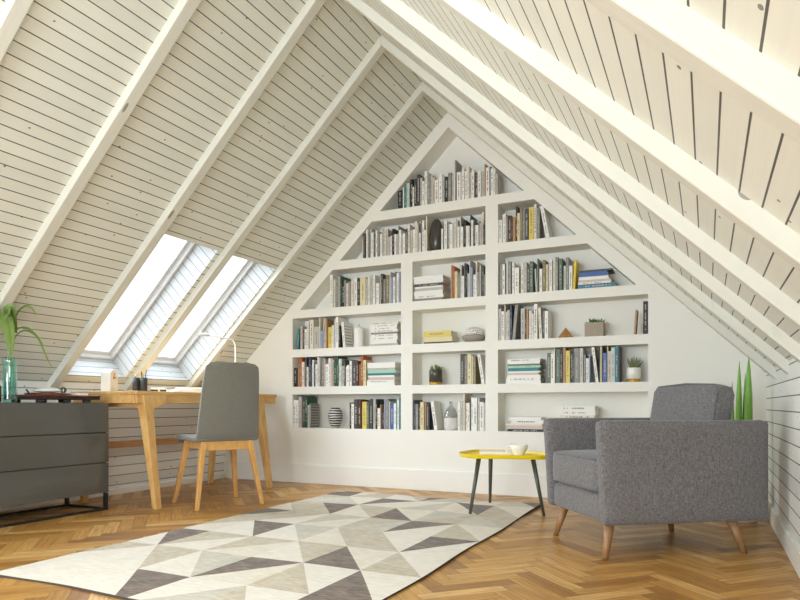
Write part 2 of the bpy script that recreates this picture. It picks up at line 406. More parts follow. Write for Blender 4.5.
# wall behind the camera with a wide window opening
bm = bmesh.new()
wx0, wx1, wz0, wz1 = -3.0, -.74, .35, 1.90
def rear(poly): prism(bm, poly, 'y', YB-.12, YB)
rear([(XL, 0), (XR, 0), (XR, wz0), (XL, wz0)]); rear([(XL, wz0), (wx0, wz0), (wx0, zs(wx0)), (XL, zs(XL))]); rear([(wx1, wz0), (XR, wz0), (XR, zs(XR)), (wx1, zs(wx1))])
rear([(wx0, wz1), (wx1, wz1), (wx1, zs(wx1)), (XM, ZR), (wx0, zs(wx0))])
struct('wall_front', bm, M['plaster'], 'white gable wall with a wide window behind the viewer', 'wall')
w3 = thing('window_3', 'wide white framed gable window behind the viewer', 'window', (0, YB-.05, 0)); w3['kind'] = 'structure'
bm = bmesh.new()
for x in (wx0, -1.88, wx1-.06): bx(bm, x, x+.06, -.03, .03, wz0, wz1)
bx(bm, wx0, wx1, -.03, .03, wz0, wz0+.06); bx(bm, wx0, wx1, -.03, .03, wz1-.06, wz1)
obj('window_frame', bm, M['gloss_white'], w3)
bm = bmesh.new(); bx(bm, wx0+.03, wx1-.03, -.006, .006, wz0+.03, wz1-.03); obj('pane', bm, M['pane'], w3)

# skylights
for i, (y0, y1) in enumerate(SKY):
    w = thing('window_%d' % (i+1), ['roof window in the left slope, nearer the viewer', 'roof window in the left slope, nearer the bookcase'][i], 'skylight', (0, 0, 0)); w['kind'] = 'structure'
    def ring(bm, m, w_, d0, d1):
        # ring frame in slope coordinates: inset m, width w_, depth d0..d1
        sx = m*1/LEN
        def quad(xa, xb, ya, yb):
            P = [slopeP(x, y, d) for d in (d0, d1) for (x, y) in ((xa, ya), (xb, ya), (xb, yb), (xa, yb))]
            v = [bm.verts.new(p) for p in P]
            for q in ((0, 1, 2, 3), (7, 6, 5, 4), (0, 4, 5, 1), (1, 5, 6, 2), (2, 6, 7, 3), (3, 7, 4, 0)): bm.faces.new([v[a] for a in q])
        a, b = XS0 + sx, XS1 - sx; ww = w_/LEN
        quad(a, a+ww, y0+m, y1-m); quad(b-ww, b, y0+m, y1-m); quad(a+ww, b-ww, y0+m, y0+m+w_); quad(a+ww, b-ww, y1-m-w_, y1-m)
    bm = bmesh.new(); ring(bm, .001, .022, DEP, DEP+.10); obj('window_frame', bm, M['window_white'], w, bevel=.002)
    bm = bmesh.new(); ring(bm, .022, .03, DEP+.035, DEP+.09); obj('sash', bm, M['window_white'], w, bevel=.002)
    bm = bmesh.new(); P = [(XS0+.02, y0+.03), (XS1-.02, y0+.03), (XS1-.02, y1-.03), (XS0+.02, y1-.03)]
    bm.faces.new([bm.verts.new(slopeP(x, y, DEP+.07)) for x, y in P]); obj('pane', bm, M['pane'], w)

# ------------------------------------------------------------------ built-in bookcase
bc = thing('built_in_bookcase', 'white built-in gable bookcase with thick plaster shelves full of books', 'bookcase', (0, D, 0))
NX0, NX1, NZ0 = -3.367, -.371, .489
AP = (-1.869, 2.916); zi = lambda x: AP[1] - .967*abs(x-AP[0])
def xi(z): return (AP[1]-z)/.967
bm = bmesh.new()
outer = [(BL, BB), (BR_, BB), (BR_, zs(BR_)), (XM, ZR), (BL, zs(BL))]; inner = [(NX0, NZ0), (NX1, NZ0), (NX1, zi(NX1)), AP, (NX0, zi(NX0))]
for i in range(5):
    j = (i+1) % 5; prism(bm, [outer[i], outer[j], inner[j], inner[i]], 'y', 0, NICHE)
bmesh.ops.remove_doubles(bm, verts=bm.verts[:], dist=1e-5)
fr = obj('frame', bm, M['plaster'], bc)
bm = bmesh.new(); prism(bm, outer, 'y', NICHE, NICHE+.05); obj('back_panel', bm, M['plaster'], bc)
SHELF = [(.787, .856), (1.121, 1.191), (1.47, 1.543), (1.87, 1.943), (2.245, 2.321)]
for za, zb in SHELF:
    bm = bmesh.new()
    def ends(z): return (max(NX0, AP[0]-xi(z)), min(NX1, AP[0]+xi(z)))
    a, b = ends(za), ends(zb); prism(bm, [(a[0], za), (a[1], za), (b[1], zb), (b[0], zb)], 'y', 0, NICHE)
    obj('shelf', bm, M['plaster'], bc)
rows = [(.489, .787), (.856, 1.121), (1.191, 1.47), (1.543, 1.87), (1.943, 2.245)]
for i, (za, zb) in enumerate(rows):
    for (xa, xb), top in (((-2.287, -2.183), 4), ((-1.558, -1.457), 5)):
        if i < top:
            bm = bmesh.new(); bx(bm, xa, xb, 0, NICHE, za, zb); obj('divider', bm, M['plaster'], bc)
BOOKS={
'A':('A','-2.320,0.037,0.168,k -2.277,0.010,0.179,w -2.265,0.023,0.180,t -2.240,0.026,0.204,s -2.210,0.021,0.234,k -2.187,0.014,0.165,w -2.171,0.022,0.228,d -2.148,0.026,0.261,d -2.121,0.019,0.233,g -2.100,0.019,0.199,w -2.080,0.022,0.281,w -2.057,0.026,0.247,m -2.029,0.020,0.237,g -2.007,0.019,0.215,p -1.986,0.029,0.193,w -1.954,0.030,0.231,w -1.923,0.018,0.215,g -1.902,0.027,0.205,k -1.873,0.027,0.230,m -1.844,0.019,0.215,g -1.824,0.008,0.224,w -1.816,0.011,0.325,m -1.801,0.033,0.227,w -1.766,0.008,0.221,g -1.757,0.020,0.249,w -1.735,0.021,0.227,w -1.713,0.017,0.258,o -1.695,0.019,0.209,g -1.675,0.021,0.224,w -1.648,0.021,0.202,d -1.626,0.026,0.208,w -1.598,0.027,0.200,g -1.569,0.010,0.255,b -1.558,0.028,0.225,w -1.528,0.008,0.229,k -1.519,0.021,0.211,w -1.497,0.015,0.202,w -1.480,0.015,0.165,g'),
'B1':('B','-2.662,0.010,0.170,o -2.650,0.015,0.228,d -2.619,0.015,0.241,w -2.602,0.014,0.229,m -2.587,0.014,0.250,g -2.570,0.022,0.210,w -2.547,0.014,0.207,d -2.530,0.016,0.226,w -2.512,0.017,0.213,m -2.486,0.017,0.192,w -2.468,0.014,0.236,g -2.452,0.017,0.230,o -2.432,0.016,0.228,g -2.415,0.021,0.158,g -2.391,0.013,0.164,w -2.376,0.022,0.221,k -2.351,0.017,0.172,w -2.333,0.013,0.175,g -2.319,0.006,0.240,m -2.311,0.019,0.205,w -2.290,0.015,0.170,g -2.273,0.019,0.171,w -2.252,0.020,0.206,d -2.229,0.019,0.237,o -2.208,0.018,0.193,g -2.187,0.020,0.195,w -2.166,0.018,0.258,o -2.146,0.015,0.235,g -2.130,0.015,0.159,w -2.114,0.007,0.256,m'),
'B2':('B','-2.103,0.018,0.258,w -2.083,0.011,0.179,w -2.071,0.010,0.288,o'),
'B3':('B','-1.931,0.013,0.169,w -1.908,0.022,0.230,w -1.884,0.019,0.223,m -1.864,0.024,0.201,w -1.838,0.013,0.206,g -1.824,0.016,0.236,o -1.807,0.013,0.226,g -1.793,0.014,0.169,w -1.777,0.010,0.251,g -1.766,0.020,0.165,w -1.744,0.018,0.218,k -1.723,0.014,0.168,w -1.708,0.016,0.166,o -1.690,0.007,0.252,d -1.681,0.016,0.210,w -1.664,0.016,0.200,d -1.647,0.024,0.166,w -1.621,0.014,0.191,m -1.606,0.013,0.178,p -1.592,0.012,0.266,o -1.579,0.013,0.159,d'),
'B4':('B','-1.459,0.028,0.183,w -1.425,0.025,0.223,w -1.399,0.017,0.199,m -1.381,0.023,0.207,r -1.356,0.012,0.194,r -1.343,0.019,0.188,b -1.323,0.015,0.270,r -1.307,0.019,0.215,c -1.287,0.016,0.255,v -1.270,0.020,0.245,m -1.247,0.024,0.242,d -1.220,0.037,0.248,y -1.181,0.018,0.268,o -1.161,0.024,0.238,m -1.090,0.027,0.247,w,-10.5'),
'C1':('C','-2.984,0.027,0.306,w -2.948,0.017,0.247,o -2.929,0.030,0.284,m -2.896,0.013,0.273,g -2.881,0.014,0.272,G -2.863,0.025,0.235,k -2.836,0.019,0.229,m -2.815,0.011,0.201,w -2.803,0.012,0.205,p -2.789,0.020,0.216,m -2.768,0.025,0.219,o -2.741,0.028,0.246,w -2.711,0.029,0.238,k -2.678,0.053,0.240,c -2.623,0.019,0.224,g -2.602,0.014,0.243,w -2.587,0.024,0.255,g -2.558,0.020,0.252,w -2.536,0.015,0.183,g -2.520,0.024,0.177,w -2.494,0.013,0.222,o -2.480,0.019,0.254,d -2.459,0.021,0.210,m -2.436,0.030,0.241,v -2.401,0.009,0.268,w -2.391,0.018,0.213,l -2.370,0.023,0.219,w -2.345,0.014,0.259,d -2.330,0.017,0.249,w -2.311,0.013,0.256,l'),
'C2':('C','-1.848,0.012,0.268,b -1.834,0.016,0.258,O -1.816,0.022,0.215,c -1.792,0.017,0.197,m -1.774,0.014,0.265,g -1.758,0.020,0.174,w -1.735,0.011,0.274,d -1.722,0.011,0.264,k -1.710,0.016,0.190,g -1.693,0.008,0.294,g -1.683,0.015,0.236,l -1.665,0.021,0.178,w -1.642,0.011,0.281,o -1.629,0.018,0.195,m -1.609,0.012,0.246,g -1.595,0.018,0.244,d -1.575,0.010,0.170,m'),
'C3':('C','-1.450,0.023,0.239,m -1.425,0.019,0.237,w -1.404,0.009,0.242,d -1.393,0.008,0.261,w -1.383,0.027,0.250,m -1.350,0.017,0.240,w -1.329,0.033,0.199,w -1.282,0.020,0.234,o -1.259,0.023,0.235,g -1.233,0.018,0.205,d -1.214,0.026,0.238,S -1.168,0.010,0.180,s,-3 -1.156,0.007,0.254,m -1.148,0.010,0.218,d -1.137,0.020,0.174,w -1.114,0.019,0.239,v -1.090,0.015,0.202,c -1.072,0.009,0.211,g -1.062,0.019,0.234,w -1.037,0.016,0.228,o -1.020,0.019,0.252,m -0.994,0.025,0.237,S'),
'C3b':('C','-0.960,0.017,0.182,s -0.940,0.018,0.242,m -0.920,0.024,0.178,w -0.893,0.017,0.213,Y,3'),
'D1':('D','-3.335,0.023,0.187,t,5 -3.286,0.021,0.209,p -3.263,0.016,0.172,d -3.245,0.022,0.179,w -3.221,0.016,0.244,w -3.203,0.010,0.247,m -3.189,0.037,0.257,o -3.149,0.050,0.197,g -3.094,0.009,0.276,o -3.082,0.029,0.155,l -3.048,0.023,0.268,g -3.023,0.015,0.253,b -3.004,0.040,0.185,y -2.959,0.017,0.199,w -2.940,0.016,0.248,g -2.923,0.027,0.269,w -2.894,0.014,0.192,k -2.852,0.023,0.224,w,-5'),
'D3':('D','-1.456,0.019,0.246,g -1.434,0.021,0.225,w -1.407,0.006,0.273,o -1.400,0.011,0.217,w -1.387,0.020,0.229,g -1.365,0.015,0.264,n -1.349,0.024,0.269,m,5 -1.282,0.030,0.237,g -1.251,0.012,0.202,k -1.237,0.014,0.229,b -1.219,0.013,0.218,w -1.205,0.010,0.217,p -1.193,0.011,0.192,w -1.181,0.025,0.265,w -1.139,0.020,0.234,o,-2.5 -1.117,0.015,0.230,d -1.100,0.026,0.207,w'),
'D3b':('D','-0.468,0.012,0.175,b,4 -0.421,0.013,0.075,g -0.405,0.030,0.232,k'),
'E1':('E','-3.378,0.054,0.171,k -3.322,0.014,0.192,b -3.307,0.029,0.263,O -3.275,0.027,0.222,o -3.246,0.018,0.257,d -3.226,0.018,0.176,w -3.206,0.026,0.254,n -3.178,0.016,0.193,m -3.160,0.013,0.237,w -3.145,0.013,0.210,n -3.131,0.017,0.200,w -3.113,0.013,0.260,w -3.099,0.019,0.252,g -3.078,0.038,0.255,m -3.038,0.010,0.242,p -3.026,0.031,0.197,w -2.993,0.021,0.245,w -2.970,0.016,0.244,p -2.952,0.012,0.230,g -2.938,0.025,0.204,G -2.912,0.017,0.262,G -2.894,0.016,0.237,w -2.877,0.012,0.237,s -2.862,0.025,0.175,g -2.836,0.011,0.227,d -2.824,0.010,0.170,w -2.813,0.022,0.183,w -2.790,0.008,0.230,v -2.780,0.020,0.217,w -2.758,0.041,0.216,d -2.715,0.021,0.215,r -2.692,0.012,0.188,b -2.678,0.023,0.256,O -2.653,0.025,0.221,c'),
'E2':('E','-1.768,0.031,0.242,d -1.735,0.020,0.229,m -1.712,0.032,0.236,c -1.676,0.008,0.224,o -1.666,0.025,0.219,v -1.595,0.024,0.235,w,-9'),
'E3':('E','-1.080,0.024,0.227,S -1.054,0.024,0.220,w -1.029,0.007,0.260,o -1.018,0.033,0.252,S -0.982,0.011,0.251,k'),
'E3b':('E','-0.984,0.018,0.248,k -0.964,0.019,0.263,b -0.942,0.030,0.237,y -0.909,0.014,0.226,k -0.895,0.012,0.219,d -0.881,0.034,0.254,m -0.842,0.025,0.252,g -0.813,0.014,0.203,m -0.797,0.019,0.177,w -0.777,0.008,0.202,l -0.727,0.019,0.257,w,-7 -0.706,0.008,0.244,k -0.695,0.009,0.266,c -0.684,0.006,0.256,d -0.677,0.026,0.211,B -0.649,0.006,0.261,c -0.642,0.021,0.223,p -0.620,0.023,0.250,s -0.596,0.023,0.259,u -0.572,0.006,0.255,d'),
'F1':('F','-3.378,0.032,0.249,w -3.344,0.021,0.249,w -3.322,0.015,0.244,w -3.306,0.030,0.276,g -3.269,0.023,0.285,d -3.245,0.025,0.276,G -3.217,0.024,0.204,g -3.191,0.014,0.217,m'),
'F2':('F','-2.783,0.019,0.225,k -2.762,0.025,0.214,w -2.736,0.035,0.253,d -2.700,0.028,0.249,r -2.666,0.045,0.231,y -2.619,0.023,0.228,S -2.595,0.010,0.242,k -2.584,0.026,0.255,d -2.553,0.022,0.255,g -2.527,0.013,0.252,k -2.511,0.024,0.176,w -2.485,0.009,0.207,b -2.475,0.025,0.169,n -2.448,0.010,0.248,l -2.437,0.028,0.255,m -2.406,0.007,0.234,o -2.396,0.031,0.217,B -2.364,0.024,0.217,w -2.339,0.009,0.241,t -2.328,0.015,0.244,w -2.312,0.016,0.268,t'),
'F3':('F','-2.175,0.013,0.245,n -2.160,0.023,0.212,m -2.135,0.013,0.204,d -2.117,0.031,0.228,c -2.078,0.010,0.228,b -2.065,0.023,0.220,d -2.041,0.006,0.212,k -1.994,0.026,0.232,w,-8'),
'F3b':('F','-1.792,0.017,0.232,w -1.773,0.023,0.228,g -1.744,0.012,0.308,o -1.728,0.018,0.220,o -1.708,0.017,0.220,w -1.690,0.008,0.251,d -1.680,0.016,0.263,w -1.663,0.032,0.260,w -1.624,0.014,0.259,g -1.607,0.032,0.227,w -1.575,0.014,0.219,g'),
}
STACKS={
'C2s':('C','-2.178,0.258,0.0201,m -2.169,0.258,0.0264,w -2.174,0.258,0.0344,w -2.164,0.253,0.0219,g -2.168,0.252,0.0138,w -2.172,0.252,0.0228,d -2.174,0.263,0.0290,w -2.178,0.262,0.0326,w'),
'C3s':('C','-0.856,0.267,0.0317,u -0.853,0.236,0.0138,w -0.853,0.233,0.0165,p -0.850,0.214,0.0237,w -0.847,0.203,0.0335,B -0.846,0.237,0.0138,d'),
'D1s':('D','-2.582,0.264,0.0190,g -2.579,0.249,0.0288,w -2.582,0.262,0.0288,w -2.575,0.251,0.0214,w -2.575,0.247,0.0165,m -2.575,0.257,0.0190,w -2.579,0.249,0.0239,w -2.582,0.258,0.0214,w -2.582,0.270,0.0202,o'),
'D2s':('D','-2.088,0.246,0.0126,r -2.077,0.242,0.0417,c -2.087,0.241,0.0437,y'),
'E1s':('E','-2.614,0.265,0.0244,w -2.614,0.262,0.0232,w -2.601,0.256,0.0232,p -2.601,0.249,0.0161,w -2.605,0.256,0.0184,t -2.607,0.271,0.0268,e -2.607,0.262,0.0172,g -2.607,0.264,0.0458,w'),
'E3s':('E','-1.394,0.269,0.0222,w -1.396,0.268,0.0235,w -1.389,0.261,0.0195,w -1.379,0.238,0.0169,p -1.379,0.251,0.0122,w -1.381,0.243,0.0255,t -1.386,0.261,0.0169,e -1.384,0.249,0.0129,S -1.386,0.255,0.0175,w -1.389,0.261,0.0209,w'),
'F4s':('F','-1.387,0.281,0.0195,k -1.392,0.281,0.0279,p -1.403,0.287,0.0153,o -1.356,0.255,0.0258,w -1.378,0.257,0.0226,w'),
'F5s':('F','-0.998,0.272,0.0305,w -0.993,0.262,0.0327,g -0.998,0.272,0.0382,w -0.988,0.253,0.0271,o -0.996,0.270,0.0338,w -0.998,0.267,0.0338,w'),
}
# ------------------------------------------------------------------ books
def ordinal(n): return '%d%s' % (n, 'th' if 10 < n % 100 < 14 else {1: 'st', 2: 'nd', 3: 'rd'}.get(n % 10, 'th'))
FZ = {'A': 2.321, 'B': 1.943, 'C': 1.543, 'D': 1.191, 'E': .856, 'F': .489}
WHERE = {'A': ('under the gable peak', 'books under the gable peak'),
 'B1': ('left of the dark egg vase', 'books left of the egg vase'), 'B2': ('touching the egg vase', 'books beside the egg vase'),
 'B3': ('right of the dark egg vase', 'books right of the egg vase'), 'B4': ('in the upper right sloped nook', 'books in the upper right sloped compartment'),
 'C1': ('third shelf down at left', 'books on the third shelf at left'), 'C2': ('third shelf down in middle', 'books on the third shelf in the middle'),
 'C3': ('third shelf down at right', 'books on the third shelf at right'), 'C3b': ('beside the flat blue stack', 'books next to the blue stack'),
 'D1': ('left of the white candle', 'books left of the white candle'), 'D3': ('left of the wooden pyramid', 'books left of the wooden pyramid'), 'D3b': ('far right of the concrete planter', 'books right of the concrete planter'),
 'E1': ('above the striped vase', 'books above the striped vase'), 'E2': ('right of the black pot', 'books right of the black plant pot'),
 'E3': ('beside the green stack', 'books right of the green banded stack'), 'E3b': ('left of the white plant pot', 'books left of the white plant pot'),
 'F1': ('left of the striped vase', 'books left of the striped vase'), 'F2': ('right of the striped vase', 'books right of the striped vase'),
 'F3': ('left of the glass bottle', 'books left of the glass bottle'), 'F3b': ('right of the glass bottle', 'books right of the glass bottle')}
def hash_(s): return sum(ord(c)*(i+3) for i, c in enumerate(s))
def book(name, label, group, w, h, d, col, loc, lean=0, yaw=0, lying=False, printed=True):
    """upright: spine faces -y, width along x. origin at the bottom front left corner"""
    c = .0022 if w > .008 else .0012
    bm = bmesh.new()
    bx(bm, 0, c, 0, d, 0, h); bx(bm, w-c, w, 0, d, 0, h); bx(bm, c, w-c, 0, c, 0, h)
    o = obj(name, bm, BM[col])
    bm = bmesh.new(); bx(bm, c+.0002, w-c-.0002, c+.0002, d-.004, .003, h-.004); obj('pages', bm, M['paper'], o)
    if printed and w > .0105 and (not lying or hash_(label) % 10 < 4):
        rg = random.Random(name + label)
        bm = bmesh.new(); dark = col in 'wogspycleb'
        z = h*(.12 + .1*rg.random()); end = h*(.72 + .2*rg.random()); ww = min(.012, w*(.26 + .2*rg.random())); y = -.0004; prev = None; fat = True
        while z < end:   # one jagged vertical line of print
            l = h*((.015 + .045*rg.random()) if fat else (.006 + (.02 if rg.random() < .7 else .13)*rg.random())); k = ww/2*(rg.uniform(.7, 1) if fat else .06)
            q = []
            for zz in (z, min(end, z+l)): q.append([bm.verts.new((w/2-k, y, zz)), bm.verts.new((w/2+k, y, zz))])
            bm.faces.new((q[0][0], q[0][1], q[1][1], q[1][0]))
            if prev: bm.faces.new((prev[0], prev[1], q[0][1], q[0][0]))
            prev = q[1]; z += l + .0004; fat = not fat
        obj('spine_lettering', bm, INK_D if dark else INK_L, o)
    o.location = loc; o.rotation_euler = (0, R(lean), R(yaw))
    if lying:   # spine faces -y still, lying flat: length along x
        o.rotation_euler = Matrix.Rotation(R(yaw), 3, 'Z').to_euler() if False else (Matrix.Rotation(R(yaw), 3, 'Z') @ Matrix.Rotation(R(90), 3, 'Y')).to_euler()
        o.location = (loc[0], loc[1], loc[2] + w)
    return tag(o, label, 'book', group)
for key, (row, data) in BOOKS.items():
    where, grp = WHERE[key]; items = data.split(); N = len(items)
    for i, e in enumerate(items):
        a = e.split(','); x, w, h = float(a[0]), float(a[1]), float(a[2]); lean = float(a[4]) if len(a) > 4 else 0
        top = {'A': 9, 'B': 2.245, 'C': 1.87, 'D': 1.47, 'E': 1.121, 'F': .787}[row]
        top = min(top, zi(x), zi(x+w)) if not lean else top
        h = min(h, top - FZ[row] - .005)
        d = min(.165, max(.105, .60*h)); rec = .006 + .016*random.random()
        if row in 'A': d = min(d, .14)
        size = 'thick' if w > .026 else 'slim' if w < .012 else 'small' if h < .19 else 'tall' if h > .26 else ''
        nm = BOOKCOL[a[3]][0]
        pos = '%s from the left' % ordinal(i+1) if N > 1 else 'alone'
        if i == 0: pos = 'leftmost'
        if i == N-1 and N > 1: pos = 'rightmost'
        lab = ('%s %s%s book, %s, %s' % (size, nm, ' leaning' if lean else '', pos, where)).strip()
        px = x
        if lean > 0: px = x   # pivot on the lower right corner
        o = book('book', lab, grp, w, h, d, a[3], (px, D + rec, FZ[row] + .0005), lean)
        if lean > 0:
            o.location.x = x + w - w*math.cos(R(lean)); o.location.z += w*math.sin(R(lean))
        if key == 'D1' and lean < 0:
            bm = bmesh.new(); x1 = w + .0005
            bm.faces.new([bm.verts.new(p) for p in ((x1, .006, .01), (x1, d-.006, .01), (x1, d-.006, h-.01), (x1, .006, h-.01))])
            obj('cover_print', bm, M['magazine_lines'], o)
        if key == 'F1' and i == N-1:
            bm = bmesh.new(); x1 = w + .0005
            bm.faces.new([bm.verts.new(p) for p in ((x1, .0, .0), (x1, d, .0), (x1, d, h), (x1, .0, h))])
            obj('cover_print', bm, M['grey_lines'], o)
# thick grey book with a lined cover at the end of the bottom left row
STACKWHERE = {'C2s': ('white magazine stack on the third shelf', 'stack on the third shelf'), 'C3s': ('blue book stack on the third shelf', 'blue stack on the third shelf'),
 'D1s': ('white stack right of the candle', 'white stack beside the candle'), 'D2s': ('yellow stack beside the ribbed bowl', 'yellow stack beside the bowl'),
 'E1s': ('mint banded stack at left', 'mint banded stack at left'), 'E3s': ('green banded stack at right', 'green banded stack at right'),
 'F4s': ('low stack behind the cup', 'low stack on the bottom shelf'), 'F5s': ('white stack behind the armchair', 'white stack behind the armchair')}
for key, (row, data) in STACKS.items():
    where, grp = STACKWHERE[key]; z = FZ[row] + .0005; items = data.split(); N = len(items)
    rg = random.Random(key)
    for i, e in enumerate(items):
        a = e.split(','); x, L, t = float(a[0]), float(a[1]), float(a[2])
        d = .155 + .012*rg.random(); yaw = rg.uniform(-1.6, 1.6) if key not in ('C2s', 'D1s', 'E1s') else rg.uniform(-.9, .9)
        pos = 'bottom' if i == 0 else 'topmost' if i == N-1 else '%s from the bottom' % ordinal(i+1)
        lab = '%s flat book, %s %s %s' % (BOOKCOL[a[3]][0], pos, 'of' if i in (0, N-1) else 'in', where)
        yo = .012 + abs(math.sin(R(yaw)))*L*(1 if yaw > 0 else 0) * 0
        yy = D + .010 + (max(0, math.sin(R(-yaw)))*L) + .004*rg.random()
        d = min(d, D + NICHE - .004 - yy - abs(math.sin(R(yaw)))*L)
        book('book', lab, grp, t - .0006, L - .004, d, a[3], (x, yy, z), 0, yaw, True); z += t

# ------------------------------------------------------------------ ornaments on the shelves
def lathe_thing(name, label, cat, loc, parts, seg=28, group=None):
    t = thing(name, label, cat, loc, 0, group)
    for pn, prof, mat in parts:
        bm = bmesh.new(); lathe(bm, prof, seg); obj(pn, bm, mat, t)
    return t
def ellipse_prof(r, h, n=14, flat=.12, z0=0.0):
    out = []
    for i in range(n+1):
        a = -math.pi/2 + math.pi*i/n; out.append((max(.002, r*math.cos(a)), z0 + h/2 + h/2*math.sin(a)))
    return [(p[0] if i not in (0,) else r*flat, p[1]) for i, p in enumerate(out)]
YS = D + .075
# dark egg vase
def prof_egg(r, h): 
    pr = []
    for i in range(17):
        s = i/16; w = math.sin(math.pi*min(1, .14 + .86*s))**.75 if i < 16 else .06
        pr.append((max(.004, r*w), h*s))
    return pr
o = thing('vase', 'tall dark glazed egg shaped vase among the white books', 'vase', (-1.998, D+.075, FZ['B']))
bm = bmesh.new(); lathe(bm, [(.030, 0), (.044, .02), (.055, .06), (.059, .10), (.058, .15), (.050, .205), (.037, .245), (.020, .268), (.006, .273)], 32); obj('body', bm, M['charcoal'], o)
# striped vase
o = thing('vase', 'round vase with black and white stripes on the bottom shelf', 'vase', (-2.963, D+.075, FZ['F']))
bm = bmesh.new(); lathe(bm, [(.030, 0), (.033, .008), (.049, .035), (.062, .075), (.066, .105), (.062, .138), (.050, .165), (.032, .182), (.018, .187), (.014, .183), (.012, .17)], 32); obj('body', bm, M['vase_stripes'], o)
# white candle with wire wick
o = thing('candle', 'white pillar candle with dark wick between books and white stack', 'candle', (-2.722, D+.07, FZ['D']))
bm = bmesh.new(); lathe(bm, [(.043, 0), (.045, .004), (.045, .166), (.041, .171), (.012, .169)], 28); obj('wax', bm, M['matte_white'], o)
bm = bmesh.new(); tube(bm, [(-.014, 0, .168), (-.010, 0, .182), (0, 0, .192), (.010, 0, .184), (.013, 0, .170)], .0016, 6); tube(bm, [(0, 0, .19), (0.002, 0, .205)], .0018, 6); obj('wick', bm, M['black'], o)
# ribbed bowl
o = thing('bowl', 'taupe stone bowl with a ribbed white dome on top', 'bowl', (-1.685, D+.088, FZ['D']))
bm = bmesh.new(); lathe(bm, [(.045, 0), (.060, .006), (.082, .022), (.094, .040), (.092, .052), (.078, .060), (.06, .060)], 32); obj('base', bm, M['taupe'], o)
bm = bmesh.new(); lathe(bm, [(.070, .058), (.071, .080), (.066, .100), (.050, .117), (.02, .124)], 32)
obj('dome', bm, M['ribbed'], o)
bm = bmesh.new()
for k in range(24):
    a = 2*math.pi*k/24; tube(bm, [(.071*math.cos(a), .071*math.sin(a), .060), (.0715*math.cos(a+.12), .0715*math.sin(a+.12), .084), (.064*math.cos(a+.25), .064*math.sin(a+.25), .104), (.036*math.cos(a+.4), .036*math.sin(a+.4), .121)], .0026, 5)
obj('ribs', bm, M['matte_white'], o)
# wooden pyramid
o = thing('pyramid_ornament', 'small wooden pyramid ornament standing on the right shelf', 'ornament', (-.955, D+.07, FZ['D']), R(38))
bm = bmesh.new(); b = [bm.verts.new((.046*x, .046*y, 0)) for x, y in ((-1, -1), (1, -1), (1, 1), (-1, 1))]; t_ = bm.verts.new((0, 0, .085)); bm.faces.new(b[::-1])
for i in range(4): bm.faces.new((b[i], b[(i+1) % 4], t_))
obj('body', bm, M['pyramid'], o, bevel=.002)
# plants
def rosette(bm, n, r, z0, h, rg, width=.008, droop=0.0, tilt=(.2, 1.0)):
    for k in range(n):
        a = 2*math.pi*k/n*2.4 + rg.random()*.6; tl = rg.uniform(*tilt); L = h*rg.uniform(.75, 1.1)
        dx, dy = math.cos(a), math.sin(a); base = Vector((dx*r*rg.random(), dy*r*rg.random(), z0))
        tip = base + Vector((dx*L*math.sin(tl), dy*L*math.sin(tl), L*math.cos(tl)))
        mid = base.lerp(tip, .5) + Vector((dx, dy, 0))*L*.06
        tube(bm, [base, base.lerp(mid, .5), mid, mid.lerp(tip, .6), tip], [width*.55, width*.8, width*.7, width*.4, width*.08], 6)
rg = random.Random(5)
o = thing('potted_succulent', 'green succulent in a square concrete planter on the right shelf', 'potted plant', (-.742, D+.075, FZ['D']), R(0))
bm = bmesh.new(); s = .066; zz = .104
bx(bm, -s, s, -.055, .055, 0, zz-.012); 
for q in ((-s, s, -.055, -.047), (-s, s, .047, .055), (-s, -s+.008, -.047, .047), (s-.008, s, -.047, .047)): bx(bm, *q, zz-.012, zz)
obj('planter', bm, M['concrete'], o); bm = bmesh.new(); bx(bm, -s+.008, s-.008, -.047, .047, zz-.012, zz-.006); obj('soil', bm, M['soil'], o)
bm = bmesh.new(); rosette(bm, 34, .034, zz-.01, .046, rg, .011, tilt=(.2, 1.1)); obj('leaves', bm, M['leaf_dark'], o)
def round_pot(label, x, r, h, body, plant, gold=.2, row='E', n=26, ph=.09, w=.008, tilt=(.15, .8), split=False):
    o = thing('potted_plant', label, 'potted plant', (x, D+.075, FZ[row]))
    bm = bmesh.new(); lathe(bm, [(r*.93, h*gold), (r, h*gold), (r, h-.002), (r-.002, h), (r-.007, h), (r-.007, h-.012)], 28, cap=False); obj('pot', bm, body, o)
    bm = bmesh.new(); lathe(bm, [(r*.90, 0), (r*.95, .003), (r*.97, h*gold)], 28); obj('gold_foot', bm, M['gold'], o)
    bm = bmesh.new(); lathe(bm, [(.001, h-.012), (r-.007, h-.012)], 28); obj('soil', bm, M['soil'], o)
    bm = bmesh.new(); rosette(bm, n, r*.45, h-.014, ph, rg, w, tilt=tilt); obj('leaves', bm, plant, o)
round_pot('small cactus plant in a black pot with gold foot', -2.006, .055, .125, M['charcoal'], M['cactus'], .2, 'E', 16, .062, .011, (.05, .9))
round_pot('aloe in a white pot with gold foot on the right shelf', -.475, .050, .103, M['white'], M['leaf_pale'], .22, 'E', 26, .10, .007, (.05, .75))
# two tone glass bottle
o = thing('glass_bottle', 'clear glass bottle with a white lower half among the books', 'bottle', (-1.873, D+.075, FZ['F']))
bm = bmesh.new(); lathe(bm, [(.056, .100), (.052, .135), (.035, .172), (.018, .190), (.014, .200), (.014, .228), (.017, .232)], 32, cap=False); obj('glass', bm, M['glass_grey'], o)
bm = bmesh.new(); lathe(bm, [(.040, 0), (.052, .010), (.0575, .03), (.0580, .092), (.0565, .0995), (.001, .1)], 32); obj('white_lower_half', bm, M['sand'], o)
